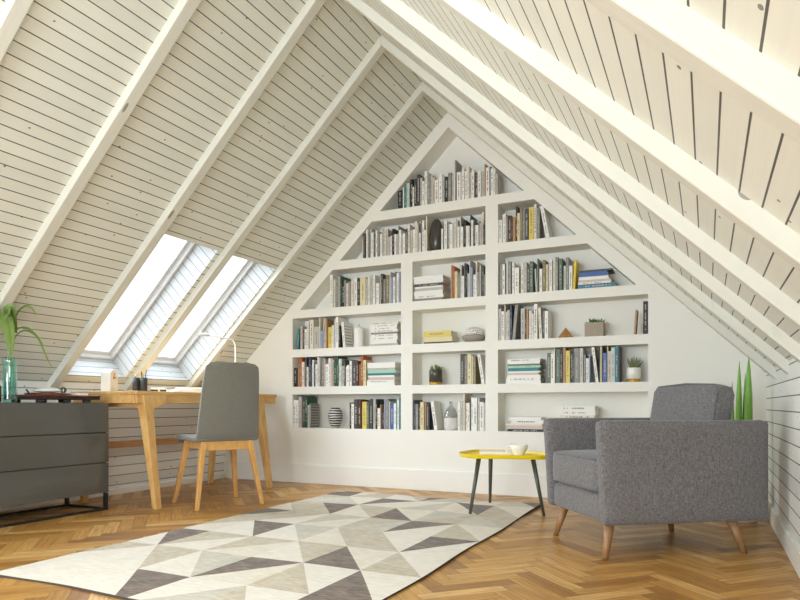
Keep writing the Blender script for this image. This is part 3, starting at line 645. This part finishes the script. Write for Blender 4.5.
# ------------------------------------------------------------------ rug
def build_rug():
    XE = [-2.70, -2.42, -2.135, -1.85, -1.57, -1.29, -1.02]; YE = [1.57, 1.95, 2.33, 2.70, 3.08, 3.465, 3.83, 4.20, 4.58]
    x0, x1, y0, y1 = -2.622, -1.022, 1.652, 4.41
    # per column (left to right), rows near to far: diagonal, first tone, second tone
    #  '\' : lower-left, upper-right     '/' : upper-left, lower-right
    T = {0: ['\\ww', '/sw', '\\wd', '/sc', '/ds', '\\cs', '/sg', '/gd'],
         1: ['/ww', '\\ws', '/sw', '\\wd', '/sw', '\\sd', '\\gc', '/cs'],
         2: ['\\wd', '\\wg', '/sc', '\\wg', '/gc', '\\cs', '/dc', '\\ws'],
         3: ['/wg', '/dc', '\\ws', '\\cs', '/sg', '\\dc', '/cg', '/ds'],
         4: ['\\sw', '\\sw', '\\dc', '\\sw', '/dw', '/gs', '\\cd', '/sc'],
         5: ['/dw', '\\dw', '\\sw', '/dw', '\\sc', '\\gs', '\\sc', '\\gd']}
    keys = 'wcsgd'
    bm = bmesh.new()
    def clip(poly):
        for ax, lim, sg in ((0, x0, 1), (0, x1, -1), (1, y0, 1), (1, y1, -1)):
            out = []
            for i in range(len(poly)):
                a, b = poly[i], poly[(i+1) % len(poly)]; da, db = (a[ax]-lim)*sg, (b[ax]-lim)*sg
                if da >= 0: out.append(a)
                if (da >= 0) != (db >= 0):
                    t = da/(da-db); out.append((a[0]+(b[0]-a[0])*t, a[1]+(b[1]-a[1])*t))
            poly = out
            if len(poly) < 3: return []
        return poly
    cache = {}
    def V(p):
        k = (round(p[0], 4), round(p[1], 4))
        if k not in cache: cache[k] = bm.verts.new((p[0], p[1], .010))
        return cache[k]
    for c in range(6):
        for r in range(8):
            s = T[c][r]; a, b, d, e = (XE[c], YE[r]), (XE[c+1], YE[r]), (XE[c+1], YE[r+1]), (XE[c], YE[r+1])
            tri = [((a, b, e), s[1]), ((b, d, e), s[2])] if s[0] == '\\' else [((a, d, e), s[1]), ((a, b, d), s[2])]
            for t, tone in tri:
                p = clip(list(t))
                vs = []
                for q in p:
                    v = V(q)
                    if v not in vs: vs.append(v)
                if len(vs) >= 3:
                    f = bm.faces.new(vs); f.material_index = keys.index(tone)
    bmesh.ops.triangulate(bm, faces=bm.faces[:])
    bmesh.ops.subdivide_edges(bm, edges=bm.edges[:], cuts=5, use_grid_fill=True)
    for v in bm.verts:
        x, y = v.co.x, v.co.y
        far = max(0, min(1, (y-3.3)/1.1))
        v.co.z += .0012*math.sin(x*9+y*4) + far*.006*(math.sin(x*11.0+y*3)*.5+.5)*(0 if (abs(x+1.35)<.12) else 1) + .004*math.sin(y*7.0-x*3)*max(0, (y-2))*.4
        ex = min(x-x0, x1-x)/.25
        if ex < 1: v.co.x += (1-ex)*.007*math.sin(y*6.3+x)*(1 if abs(x-x1) < .3 else .7)
        ey = min(y-y0, y1-y)/.25
        if ey < 1: v.co.y += (1-ey)*.010*math.sin(x*7.7)
        v.co.z = max(v.co.z, .006)
    be = [e for e in bm.edges if e.is_boundary]
    g = bmesh.ops.extrude_edge_only(bm, edges=be)['geom']
    for v in g:
        if isinstance(v, bmesh.types.BMVert): v.co.z = .001
    for f in g:
        if isinstance(f, bmesh.types.BMFace): f.material_index = 5
    edge = simple('rug_bound_edge', '#4a4038', .9, .15, 60)
    o = obj('rug', bm, [RUG[k] for k in keys] + [edge])
    tag(o, 'woven rug with beige, cream and dark brown triangles on the parquet', 'rug')
build_rug()

# ------------------------------------------------------------------ sideboard
XF, XBK = -3.58, -3.99
sb = thing('sideboard', 'glossy dark grey three drawer sideboard on a black metal frame', 'sideboard', (XF, 3.03, 0))
y0, y1 = -1.30, 0.0; W_ = XBK - XF
bm = bmesh.new(); bx(bm, W_, -.022, y0, y1, .112, .707); obj('carcass', bm, M['lacquer_side'], sb, bevel=.002)
for za, zb in ((.115, .311), (.316, .508), (.514, .704)):
    bm = bmesh.new(); bx(bm, -.020, 0, y0+.002, y1-.002, za, zb); obj('drawer', bm, M['lacquer'], sb, bevel=.0015)
bm = bmesh.new(); q = .022
for y in (y0+.01, y1-q-.004):
    for x in (-q-.002, W_+.01): bx(bm, x, x+q, y, y+q, 0, .112)
    bx(bm, W_+.01+q, -q-.002, y, y+q, 0, .014)
for x in (-q-.002, W_+.01): bx(bm, x, x+q, y0+.01+q, y1-q-.004, 0, .014)
obj('base_frame', bm, M['black_metal'], sb)

# ------------------------------------------------------------------ desk
DX0, DX1, DY0, DY1, DZ = -4.03, -3.395, 3.09, 4.625, .786
dk = thing('desk', 'long oak desk with splayed tapered legs under the roof windows', 'desk', (DX1, DY0, 0))
dx, dy = DX0 - DX1, DY1 - DY0
bm = bmesh.new(); bx(bm, dx, 0, 0, dy, DZ-.024, DZ); obj('desktop', bm, M['oak_h'], dk, bevel=.003)
bm = bmesh.new(); za, zb = DZ-.082, DZ-.024
bx(bm, -.030, -.006, .012, dy-.012, za, zb); bx(bm, dx+.006, dx+.03, .012, dy-.012, za, zb)
bx(bm, dx+.03, -.03, .006, .03, za, zb); bx(bm, dx+.03, -.03, dy-.03, dy-.006, za, zb); obj('apron', bm, M['oak_h'], dk, bevel=.002)
def desk_leg(fx, tx, fy, sgn):
    """leg with a flared knee running along the apron; fx,tx foot and top x, sgn direction of the knee in y"""
    bm = bmesh.new(); zt, zk = DZ-.024, DZ-.082
    h = .024
    poly = [(fy-h, 0), (fy+h, 0), (fy+h*1.35, .45), (fy+h*1.75, zk-.040), (fy+h*2.0+.10, zk-.004), (fy+h*2.0+.125, zt), (fy-h*1.5, zt), (fy-h*1.4, zk)]
    if sgn < 0: poly = [(2*fy-a, b) for a, b in poly]
    poly = [(a - DY0, b) for a, b in poly]
    def sh(co):
        z = co.z; t = (zt - z)/zt; co.x *= 1 - .5*t; co.x += tx + (fx - tx)*t - DX1; return co
    prism(bm, poly, 'x', -.050 if fx > -3.6 else -.02, .021 if fx > -3.6 else .035, 0, sh)
    obj('leg', bm, M['oak'], dk, bevel=.004)
for fx, tx, fy, sg in ((-3.298, -3.413, 3.182, 1), (-3.298, -3.413, 4.405, -1), (-3.985, -3.92, 3.16, 1), (-3.985, -3.92, 4.446, -1)):
    desk_leg(fx, tx, fy, sg)
for y in (.09, dy-.20):   # side rails between front and back legs
    bm = bmesh.new(); prism(bm, [(dx+.10, DZ-.081), (-.045, DZ-.081), (-.045, DZ-.125), (-.10, DZ-.108), (dx+.16, DZ-.108), (dx+.11, DZ-.125)], 'y', y-.02, y+.025)
    obj('side_rail', bm, M['oak'], dk, bevel=.002)
bm = bmesh.new(); bx(bm, -3.952-DX1, -3.930-DX1, 3.13-DY0, 4.47-DY0, .375, .425); obj('stretcher', bm, M['oak_red'], dk, bevel=.003)

# ------------------------------------------------------------------ desk chair
ch = thing('desk_chair', 'taupe upholstered desk chair with four splayed wooden legs', 'chair', (-3.105, 3.545, 0), math.atan2(.894, .448))
def sheet(name, prof, width, mat, thick, parent, crown=.02, drop=0, n=14):
    """prof: (y, z) centre line; width(t); swept across x and thickened"""
    bm = bmesh.new(); rowsv = []
    for i, (y, z) in enumerate(prof):
        t = i/(len(prof)-1); w = width(t); r = []
        for k in range(n+1):
            s = -1 + 2*k/n
            r.append(bm.verts.new((s*w/2, y + crown*(s*s), z - drop*s*s*max(0, (t-.5)*2))))
        rowsv.append(r)
    for a, b in zip(rowsv, rowsv[1:]):
        for k in range(n): bm.faces.new((a[k], a[k+1], b[k+1], b[k])).smooth = True
    o = obj(name, bm, mat, parent)
    s = o.modifiers.new('thick', 'SOLIDIFY'); s.thickness = thick; s.offset = 0
    bv = o.modifiers.new('bevel', 'BEVEL'); bv.width = thick*.42; bv.segments = 3; bv.limit_method = 'ANGLE'; bv.angle_limit = R(40)
    for p in o.data.polygons: p.use_smooth = True
    return o
def cornered(w0, w1, frac0, frac1, depth0=0, depth1=0):
    """width along t with rounded ends"""
    def f(t):
        w = w0 + (w1-w0)*t
        if depth0 and t < depth0: w -= frac0*(1 - math.sqrt(max(0, 1-(1-t/depth0)**2)))
        if depth1 and t > 1-depth1: w -= frac1*(1 - math.sqrt(max(0, 1-((t-1+depth1)/depth1)**2)))
        return w
    return f
seatp = [(.245, .432), (.24, .448), (.225, .460), (.20, .466), (.14, .466), (.05, .463), (-.05, .460), (-.12, .459), (-.16, .461), (-.185, .469)]
sheet('seat', seatp, cornered(.43, .445, .05, 0, .22), M['chair_fab'], .034, ch, 0)
backp = [(-.170, .463)] + [(-.190 - .075*((z-.48)/.5)**1.1, z) for z in (.480, .52, .58, .64, .70, .76, .82, .87, .91, .94, .96, .972, .980)]
sheet('backrest', backp, cornered(.445, .350, 0, .10, 0, .10), M['chair_fab'], .032, ch, .018, .020)
for sx in (-1, 1):
    for sy, (ty, fy) in ((1, (.135, .225)), (-1, (-.150, -.215))):
        bm = bmesh.new(); taper(bm, (sx*.165, ty, .448), (sx*.232, fy, 0), (.040, .044), (.024, .026)); obj('leg', bm, M['beech'], ch, bevel=.004)
bm = bmesh.new()
bx(bm, -.165, .165, -.168, -.142, .385, .447); bx(bm, -.165, .165, .128, .154, .395, .447)
for x in (-.178, .152): bx(bm, x, x+.026, -.15, .14, .395, .447)
obj('seat_frame', bm, M['beech'], ch, bevel=.003)

# ------------------------------------------------------------------ armchair (local x = depth from the front, y = across)
ac = thing('armchair', 'grey woven armchair with square arms on four tapered wooden legs', 'armchair', (-.405, 2.976, 0), math.atan2(.586, .81))
AL, AW, AT = .832, .648, .064
def arm(name, ya, yb):
    bm = bmesh.new(); cushion(bm, 0, AL, ya, yb, .150, .622, (.0, .003, .0), 8)
    for v in bm.verts: v.co.x -= .028*(v.co.z-.15)/.47*(1-v.co.x/AL)
    o = obj(name, bm, M['sofa'], ac, smooth=True)
    bm = bmesh.new(); r = .006; y_out = ya + .006 if ya < .1 else yb - .006
    return o
arm('armrest', 0, AT); arm('armrest', AW-AT, AW)
bm = bmesh.new(); cushion(bm, AL-.10, AL-.002, AT-.01, AW-AT+.01, .152, .618, (0, 0, 0), 8); obj('back_frame', bm, M['sofa'], ac, smooth=True)
bm = bmesh.new(); cushion(bm, .012, AL-.06, AT-.02, AW-AT+.02, .150, .285, (0, 0, 0), 8); obj('base', bm, M['sofa'], ac, smooth=True)
bm = bmesh.new(); cushion(bm, -.004, AL-.16, AT+.002, AW-AT-.002, .288, .452, (.008, 0, .014), 9)
sc = obj('seat_cushion', bm, M['sofa'], ac, smooth=True)
def piping_loop(parent, pts, r=.0045):
    bm = bmesh.new(); tube(bm, pts + [pts[0]], r, 6); obj('piping', bm, M['piping'], parent)
for z in (.300, .440):
    piping_loop(sc, [(.004, AT+.02, z), (.0, AT+.08, z), (.0, AW-AT-.08, z), (.004, AW-AT-.02, z), (.06, AW-AT-.004, z), (.5, AW-AT-.004, z), (.5, AT+.004, z), (.06, AT+.004, z)])
bcush = thing  # keep name free
bm = bmesh.new(); cushion(bm, 0, .115, 0, .525, 0, .352, (.018, .0, .008), 13)
Mx = Matrix.Translation((.540, AT+.004, .450)) @ Matrix.Rotation(R(10), 4, 'Y')
bmesh.ops.transform(bm, matrix=Mx, verts=bm.verts[:])
bk = obj('back_cushion', bm, M['sofa'], ac, smooth=True)
def PP(x, y, z): return Mx @ Vector((x, y, z))
for x in (.014, .101):
    piping_loop(bk, [PP(x, .004, .05), PP(x, .004, .31), PP(x, .03, .347), PP(x, .26, .357), PP(x, .495, .347), PP(x, .522, .32), PP(x, .522, .04), PP(x, .48, .006), PP(x, .04, .006)])
for fx, fy, tx, ty in ((0.005, .015, .045, .05), (.012, .562, .05, .53), (.705, .012, .655, .045), (.69, .56, .65, .53)):
    bm = bmesh.new(); tube(bm, [(tx, ty, .158), ((tx+fx)/2, (ty+fy)/2, .08), (fx, fy, 0)], [.024, .019, .013], 14); obj('leg', bm, M['walnut'], ac)

# ------------------------------------------------------------------ side table
tb = thing('side_table', 'small side table with yellow tray top and three grey legs', 'side table', (-1.19, 4.04, 0))
hexp = [(-1.44, 3.88), (-1.30, 3.715), (-.87, 3.83), (-.82, 4.02), (-1.19, 4.25), (-1.42, 4.20)]
hexp = [(x+1.19, y-4.04) for x, y in hexp]
def rounded(poly, r, n=5):
    out = []
    for i, p in enumerate(poly):
        a, b = Vector(poly[i-1]), Vector(poly[(i+1) % len(poly)]); p = Vector(p)
        u, v = (a-p).normalized(), (b-p).normalized(); s, e = p + u*r, p + v*r
        for k in range(n+1):
            t = k/n; out.append(tuple(s*(1-t)**2 + p*2*t*(1-t) + e*t**2))
    return out
rp = rounded(hexp, .07); cz = .366
bm = bmesh.new(); N = len(rp)
def rg_(sc_, z): return [bm.verts.new((x*sc_, y*sc_, z)) for x, y in rp]
rings = [rg_(.985, cz), rg_(1.0, cz+.006), rg_(1.02, cz+.024), rg_(1.010, cz+.025), rg_(.985, cz+.010)]
bm.faces.new(rings[0][::-1]); bm.faces.new(rings[-1])
for a, b in zip(rings, rings[1:]):
    for i in range(N): bm.faces.new((a[i], a[(i+1) % N], b[(i+1) % N], b[i]))
obj('tray_top', bm, M['yellow'], tb)
for px, py, tx, ty in ((-1.333, 3.817, -1.30, 3.895), (-1.369, 4.341, -1.31, 4.17), (-.917, 4.015, -.985, 4.00)):
    bm = bmesh.new(); z0 = .013 if py < 4.4 and px < -1.03 else 0
    tube(bm, [(tx+1.19, ty-4.04, cz+.002), (px+1.19, py-4.04, z0)], [.0155, .0095], 12); obj('leg', bm, M['leg_metal'], tb)
TZ = cz + .0105
cup = thing('cup', 'white cup standing on the yellow side table', 'cup', (-1.045, 3.90, TZ))
cup.scale = (1.12, 1.12, 1.2)
bm = bmesh.new(); lathe(bm, [(.022, 0), (.026, .002), (.030, .012), (.047, .040), (.050, .060), (.047, .060), (.043, .042), (.026, .014), (.004, .010)], 28, cap=True); obj('body', bm, M['white'], cup)
bm = bmesh.new(); tube(bm, [(-.044, -.012, .050), (-.062, -.018, .052), (-.072, -.021, .038), (-.060, -.017, .022), (-.038, -.010, .020)], .0045, 8); obj('handle', bm, M['white'], cup)
bk_ = book('book', 'thin white book lying on the yellow side table', 'books on the side table', .018, .235, .16, 'w', (-1.31, 3.93, TZ), 0, 18, True)
del bk_['group']

# ------------------------------------------------------------------ snake plant behind the armchair
sp = thing('snake_plant', 'snake plant with upright green spikes in the corner behind armchair', 'potted plant', (.175, 4.36, 0))
bm = bmesh.new(); lathe(bm, [(.085, 0), (.095, .004), (.112, .24), (.112, .25), (.104, .25), (.098, .225), (.002, .222)], 28); obj('pot', bm, M['matte_white'], sp)
bm = bmesh.new(); lathe(bm, [(.002, .224), (.1, .226)], 24); obj('soil', bm, M['soil'], sp)
for (bx_, by_, tx_, ty_, zt_, r_) in ((-.005, .0, .001, 0, .955, .019), (.045, -.01, .050, -.01, .985, .025), (.02, .035, .034, .035, .885, .012), (-.035, .02, -.036, .02, .83, .012), (-.05, -.03, -.07, -.035, .55, .014), (.06, .03, .085, .035, .5, .012)):
    bm = bmesh.new(); b_, t2 = Vector((bx_, by_, .21)), Vector((tx_, ty_, zt_)); pts = [b_.lerp(t2, s_) for s_ in (0, .2, .45, .7, .88, 1)]
    tube(bm, pts, [r_*.6, r_*.9, r_, r_*.85, r_*.45, .001], 10); obj('leaf', bm, M['snake_leaf'], sp)

# ------------------------------------------------------------------ things on the sideboard
SZ = .7075
va = thing('glass_vase', 'pale teal glass vase with palm leaves on the sideboard', 'vase', (-3.66, 2.409, SZ))
bm = bmesh.new(); lathe(bm, [(.030, .0), (.037, .004), (.038, .02), (.038, .225), (.035, .238), (.036, .252), (.039, .256), (.035, .256), (.032, .24), (.033, .02), (.004, .016)], 28, cap=False); obj('glass', bm, M['glass_teal'], va)
bm = bmesh.new(); lathe(bm, [(.002, .018), (.032, .019), (.0325, .12), (.002, .121)], 24); obj('water', bm, M['water'], va)
def frond(pts, w, fan=False):
    bm = bmesh.new(); P = [Vector(p) for p in pts]
    # smooth the centre line
    Q = []
    for i in range(len(P)-1):
        p0, p1, p2, p3 = P[max(i-1, 0)], P[i], P[i+1], P[min(i+2, len(P)-1)]
        for k in range(6):
            t = k/6; Q.append(.5*((2*p1) + (p2-p0)*t + (2*p0-5*p1+4*p2-p3)*t*t + (3*p1-p0-3*p2+p3)*t**3))
    Q.append(P[-1]); n_ = len(Q); L_, R_ = [], []
    for i, q in enumerate(Q):
        t = (Q[min(i+1, n_-1)]-Q[max(i-1, 0)]).normalized(); s_ = t.cross(Vector((.3, -.9, .2))).normalized()
        f = i/(n_-1); ww = w*(.12 + .88*math.sin(math.pi*max(0, min(1, (f-.25)/.75)))**.8) if f > .25 else w*.12
        up = Vector((0, 0, .25*ww))
        L_.append((bm.verts.new(q - s_*ww + up), bm.verts.new(q), bm.verts.new(q + s_*ww + up)))
    for a, b in zip(L_, L_[1:]):
        for k in (0, 1): bm.faces.new((a[k], a[k+1], b[k+1], b[k])).smooth = True
    o = obj('palm_leaf', bm, M['frond'], va); return o
S_ = lambda *p: [(a, b, c) for a, b, c in p]
# (y to the right in the picture, z up)
frond(S_((0, 0, .02), (0, -.005, .30), (.01, .03, .50), (.02, .075, .565), (.03, .115, .56), (.04, .135, .52)), .008)
frond(S_((0, 0, .02), (.005, .0, .26), (.01, .03, .385), (.02, .09, .425), (.03, .155, .385), (.04, .205, .27), (.05, .23, .215)), .007)
frond(S_((0, 0, .02), (.0, .0, .27), (.015, .02, .41), (.03, .08, .44), (.05, .13, .40), (.06, .17, .34)), .006)
frond(S_((0, 0, .02), (.01, -.01, .30), (.02, -.03, .46), (.03, -.03, .545), (.03, .0, .51), (.03, .02, .40)), .024)
frond(S_((0, 0, .02), (.01, -.01, .28), (.02, -.05, .45), (.03, -.12, .52), (.05, -.20, .46)), .028)
frond(S_((0, 0, .02), (.02, .0, .25), (.05, -.02, .40), (.08, -.06, .50), (.12, -.12, .44)), .02)
# small dark bottle at the picture's left edge
bt = thing('bottle', 'small dark green bottle left of the teal glass vase', 'bottle', (-3.66, 2.324, SZ))
bm = bmesh.new(); lathe(bm, [(.026, 0), (.03, .003), (.031, .09), (.020, .105), (.012, .112), (.012, .128), (.013, .13), (.003, .13)], 24); obj('body', bm, simple('dark_green_bottle', '#1c3a2b', .2, .1, 20), bt)
# record player
tt = thing('record_player', 'flat mahogany record player on black feet on the sideboard', 'record player', (-3.74, 2.755, SZ))
bm = bmesh.new(); bx(bm, -.16, .14, -.232, .222, .018, .036); obj('plinth', bm, M['espresso'], tt, bevel=.003)
bm = bmesh.new(); bx(bm, -.168, .146, -.245, .225, .036, .047); obj('deck', bm, M['mahogany'], tt, bevel=.003)
for x in (-.12, .11):
    for y in (-.175, .0, .145):
        bm = bmesh.new(); lathe(bm, [(.022, 0), (.026, .003), (.026, .018)], 18, (x, y)); obj('foot', bm, M['black'], tt)
bm = bmesh.new(); lathe(bm, [(.128, .047), (.130, .050), (.130, .058), (.122, .061), (.004, .062)], 40, (-.01, -.04)); obj('platter', bm, M['mahogany'], tt)
bm = bmesh.new(); tube(bm, [(.06, -.215, .045), (.06, -.218, .062), (.06, -.232, .078)], .005, 8); lathe(bm, [(.012, .047), (.012, .054), (.006, .056)], 14, (.06, -.215)); obj('tone_arm', bm, M['black'], tt)
bm = bmesh.new(); bx(bm, .04, .12, .085, .150, .047, .060); obj('switch_plate', bm, M['gloss_white'], tt, bevel=.002)
ds = thing('bowl', 'low white dish resting on the record player', 'bowl', (-3.745, 2.705, SZ+.0625))
bm = bmesh.new(); lathe(bm, [(.03, 0), (.075, .006), (.082, .012), (.066, .024), (.04, .032), (.008, .034)], 28); obj('body', bm, M['white'], ds)
kn = thing('ornament', 'small chrome ring ornament on the record player', 'ornament', (-3.74, 2.815, SZ+.0615))
bm = bmesh.new()
for a in (0, 60, 120):
    tube(bm, [(.017*math.cos(R(t))*math.cos(R(a)), .017*math.cos(R(t))*math.sin(R(a)), .019+.017*math.sin(R(t))) for t in range(0, 361, 24)], .003, 6)
lathe(bm, [(.012, 0), (.012, .003), (.003, .004)], 12); obj('rings', bm, M['leg_metal'], kn)

# ------------------------------------------------------------------ things on the desk
TZ = DZ + .0005
ck = thing('mantel_clock', 'white arched table clock on the desk', 'clock', (-3.79, 3.212, TZ), R(28))
def arch(bm, w, h, y0, y1, n_=14):
    pts = [(-w/2, 0), (w/2, 0)] + [(w/2*math.cos(math.pi*k/n_), h-w/2+w/2*math.sin(math.pi*k/n_)) for k in range(n_+1)]
    prism(bm, pts, 'y', y0, y1)
ck.rotation_euler = (0, 0, R(108))
bm = bmesh.new(); arch(bm, .098, .158, -.035, .035); obj('case', bm, M['matte_white'], ck, bevel=.003)
bm = bmesh.new(); arch(bm, .080, .142, -.0362, -.035); obj('dial', bm, M['clock_face'], ck)
bm = bmesh.new(); bx(bm, -.003, .003, -.0372, -.0362, .095, .13); bx(bm, 0, .022, -.0372, -.0362, .092, .098); bx(bm, -.012, .004, -.0372, -.0362, .088, .104); obj('hands', bm, M['red'], ck)
for k, (x_, y_, lab) in enumerate(((-3.80, 3.452, 'black pencil cup on the desk, left one beside the clock'), (-3.765, 3.490, 'black pencil cup on the desk, right one holding more pens'))):
    pc = thing('pencil_cup', lab, 'pencil cup', (x_, y_, TZ), 0, 'pencil cups on the desk')
    r_ = .029 if k else .024
    bm = bmesh.new(); lathe(bm, [(r_-.002, 0), (r_, .002), (r_, .108), (r_-.003, .108), (r_-.003, .006), (.002, .005)], 24); obj('cup', bm, M['black'], pc)
    for j, (a, b, hh, m_) in enumerate([(.008, .0, .135, 'oak'), (-.008, .006, .125, 'chrome')] if not k else [(.010, .008, .165, 'leg_metal'), (-.006, .006, .14, 'oak'), (.0, -.010, .15, 'black')]):
        pn = thing('pencil', ['light wooden pencil in the left black cup', 'silver pen in the left black cup', 'grey pen in the right black cup, tallest', 'wooden pencil in the right black cup', 'black pen in the right black cup'][j + 2*k], 'pencil', (x_, y_, TZ+.0065))
        bm = bmesh.new(); tube(bm, [(a*.4, b*.4, 0), (a*1.6, b*1.6, hh-.012), (a*1.65, b*1.65, hh)], [.0035, .0035, .001], 7); obj('shaft', bm, M[m_], pn)
tp = thing('desk_gadget', 'small black and white desk gadget beside the pencil cups', 'desk gadget', (-3.76, 3.63, TZ), R(60))
bm = bmesh.new(); bx(bm, -.055, .055, -.02, .02, 0, .022); obj('base', bm, M['black'], tp, bevel=.003)
bm = bmesh.new(); bx(bm, -.05, .05, -.019, .019, .022, .036); bx(bm, -.008, .008, -.0215, .0215, .004, .034); obj('top', bm, M['white'], tp, bevel=.003)
for k, (a, b, t_, yw, x_, y_) in enumerate(((.30, .21, .016, 68, -3.85, 3.87), (.27, .20, .012, 74, -3.84, 3.90), (.24, .17, .018, 62, -3.85, 3.95))):
    z_ = TZ + (0, .0165, .029)[k]
    bm = bmesh.new(); bx(bm, 0, a, 0, b, 0, t_)
    o = obj('paper_stack', bm, M['matte_white'], None, bevel=.002); o.location = (x_ + .10, y_ - .09, z_); o.rotation_euler = (0, 0, R(yw))
    tag(o, ['bottom white paper pad beside the desk chair back', 'middle white paper pad of the pile on the desk', 'top white paper pad of the pile on the desk'][k], 'paper', 'paper pile on the desk')
lp = thing('desk_lamp', 'thin white arched desk lamp behind the desk chair', 'lamp', (-3.55, 4.265, TZ))
bm = bmesh.new(); lathe(bm, [(.065, 0), (.066, .004), (.062, .012), (.012, .014)], 28); obj('base', bm, M['lamp_white'], lp)
bm = bmesh.new(); P = [(0, 0, .012), (0, 0, .25), (0, 0, .39)]
for k in range(1, 9):
    a = R(84*k/8); P.append((0, -.062*(1-math.cos(a)), .39 + .058*math.sin(a)))
P += [(0, -.20, .4535), (0, -.33, .4565)]
tube(bm, P, .0062, 10); obj('arm', bm, M['lamp_white'], lp)
bm = bmesh.new(); tube(bm, [(0, -.32, .456), (0, -.335, .4565), (0, -.41, .4560), (0, -.42, .455)], [.008, .013, .013, .008], 12); obj('lamp_head', bm, M['lamp_white'], lp)

# ------------------------------------------------------------------ camera, light, world
cam = bpy.data.cameras.new('camera'); co = bpy.data.objects.new('camera', cam); C.objects.link(co)
co.location = (0, 0, .69); co.rotation_euler = (R(90), 0, R(25.4537))
cam.sensor_fit = 'HORIZONTAL'; cam.sensor_width = 36; cam.lens = 36*644.584/800
cam.shift_y = (405.338-300)/800; cam.clip_start = .05
bpy.context.scene.camera = co

wd = bpy.data.worlds.new('sky'); bpy.context.scene.world = wd; wd.use_nodes = True
bg = wd.node_tree.nodes['Background']; bg.inputs[0].default_value = (.88, .96, 1.04, 1); bg.inputs[1].default_value = WORLD
def area(name, loc, direction, sx, sy, power, col=(1, 1, 1), spread=180):
    l = bpy.data.lights.new(name, 'AREA'); l.shape = 'RECTANGLE'; l.size = sx; l.size_y = sy; l.energy = power; l.color = col; l.spread = R(spread)
    o = bpy.data.objects.new(name, l); C.objects.link(o); o.location = loc
    o.rotation_euler = Vector(direction).to_track_quat('-Z', 'Z' if abs(Vector(direction).normalized().z) < .9 else 'Y').to_euler(); return o
for i, (y0, y1) in enumerate(SKY):
    p = slopeP((XS0+XS1)/2, (y0+y1)/2, DEP+.12)
    o = area('skylight', p, NL, .5, 1.2, P_SKY, (.85, .955, 1.06), 120)
    # align long side with the slope
    z = -Vector(NL); yv = Vector((1, 0, SL)).normalized(); xv = yv.cross(z)
    o.rotation_euler = Matrix((xv, yv, z)).transposed().to_euler(); o.data.size = .48; o.data.size_y = 1.25
area('fill_left', slopeP(-3.05, .65, -.12), (1, .12, -.25), .8, 1.3, P_LEFT, (.85, .955, 1.06))  # added fill lamp under the left boards, out of view; no window here
area('fill_right', Vector((-.65, .1, zs(-.65)-.12)), (-1, .2, -.15), .8, 1.3, P_RIGHT, (.85, .955, 1.06))  # added fill lamp brightening the left slope; the right slope has no opening
area('rear_window', (-1.87, YB+.06, 1.12), (0, 1, .30), 2.2, 1.5, P_REAR, (.85, .955, 1.06))
sc_ = bpy.context.scene
sc_.view_settings.view_transform = 'Standard'; sc_.view_settings.look = 'None'; sc_.view_settings.exposure = EXPO; sc_.view_settings.gamma = 1
sc_.cycles.use_denoising = True; sc_.cycles.max_bounces = 10; sc_.cycles.diffuse_bounces = 6; sc_.cycles.transparent_max_bounces = 12
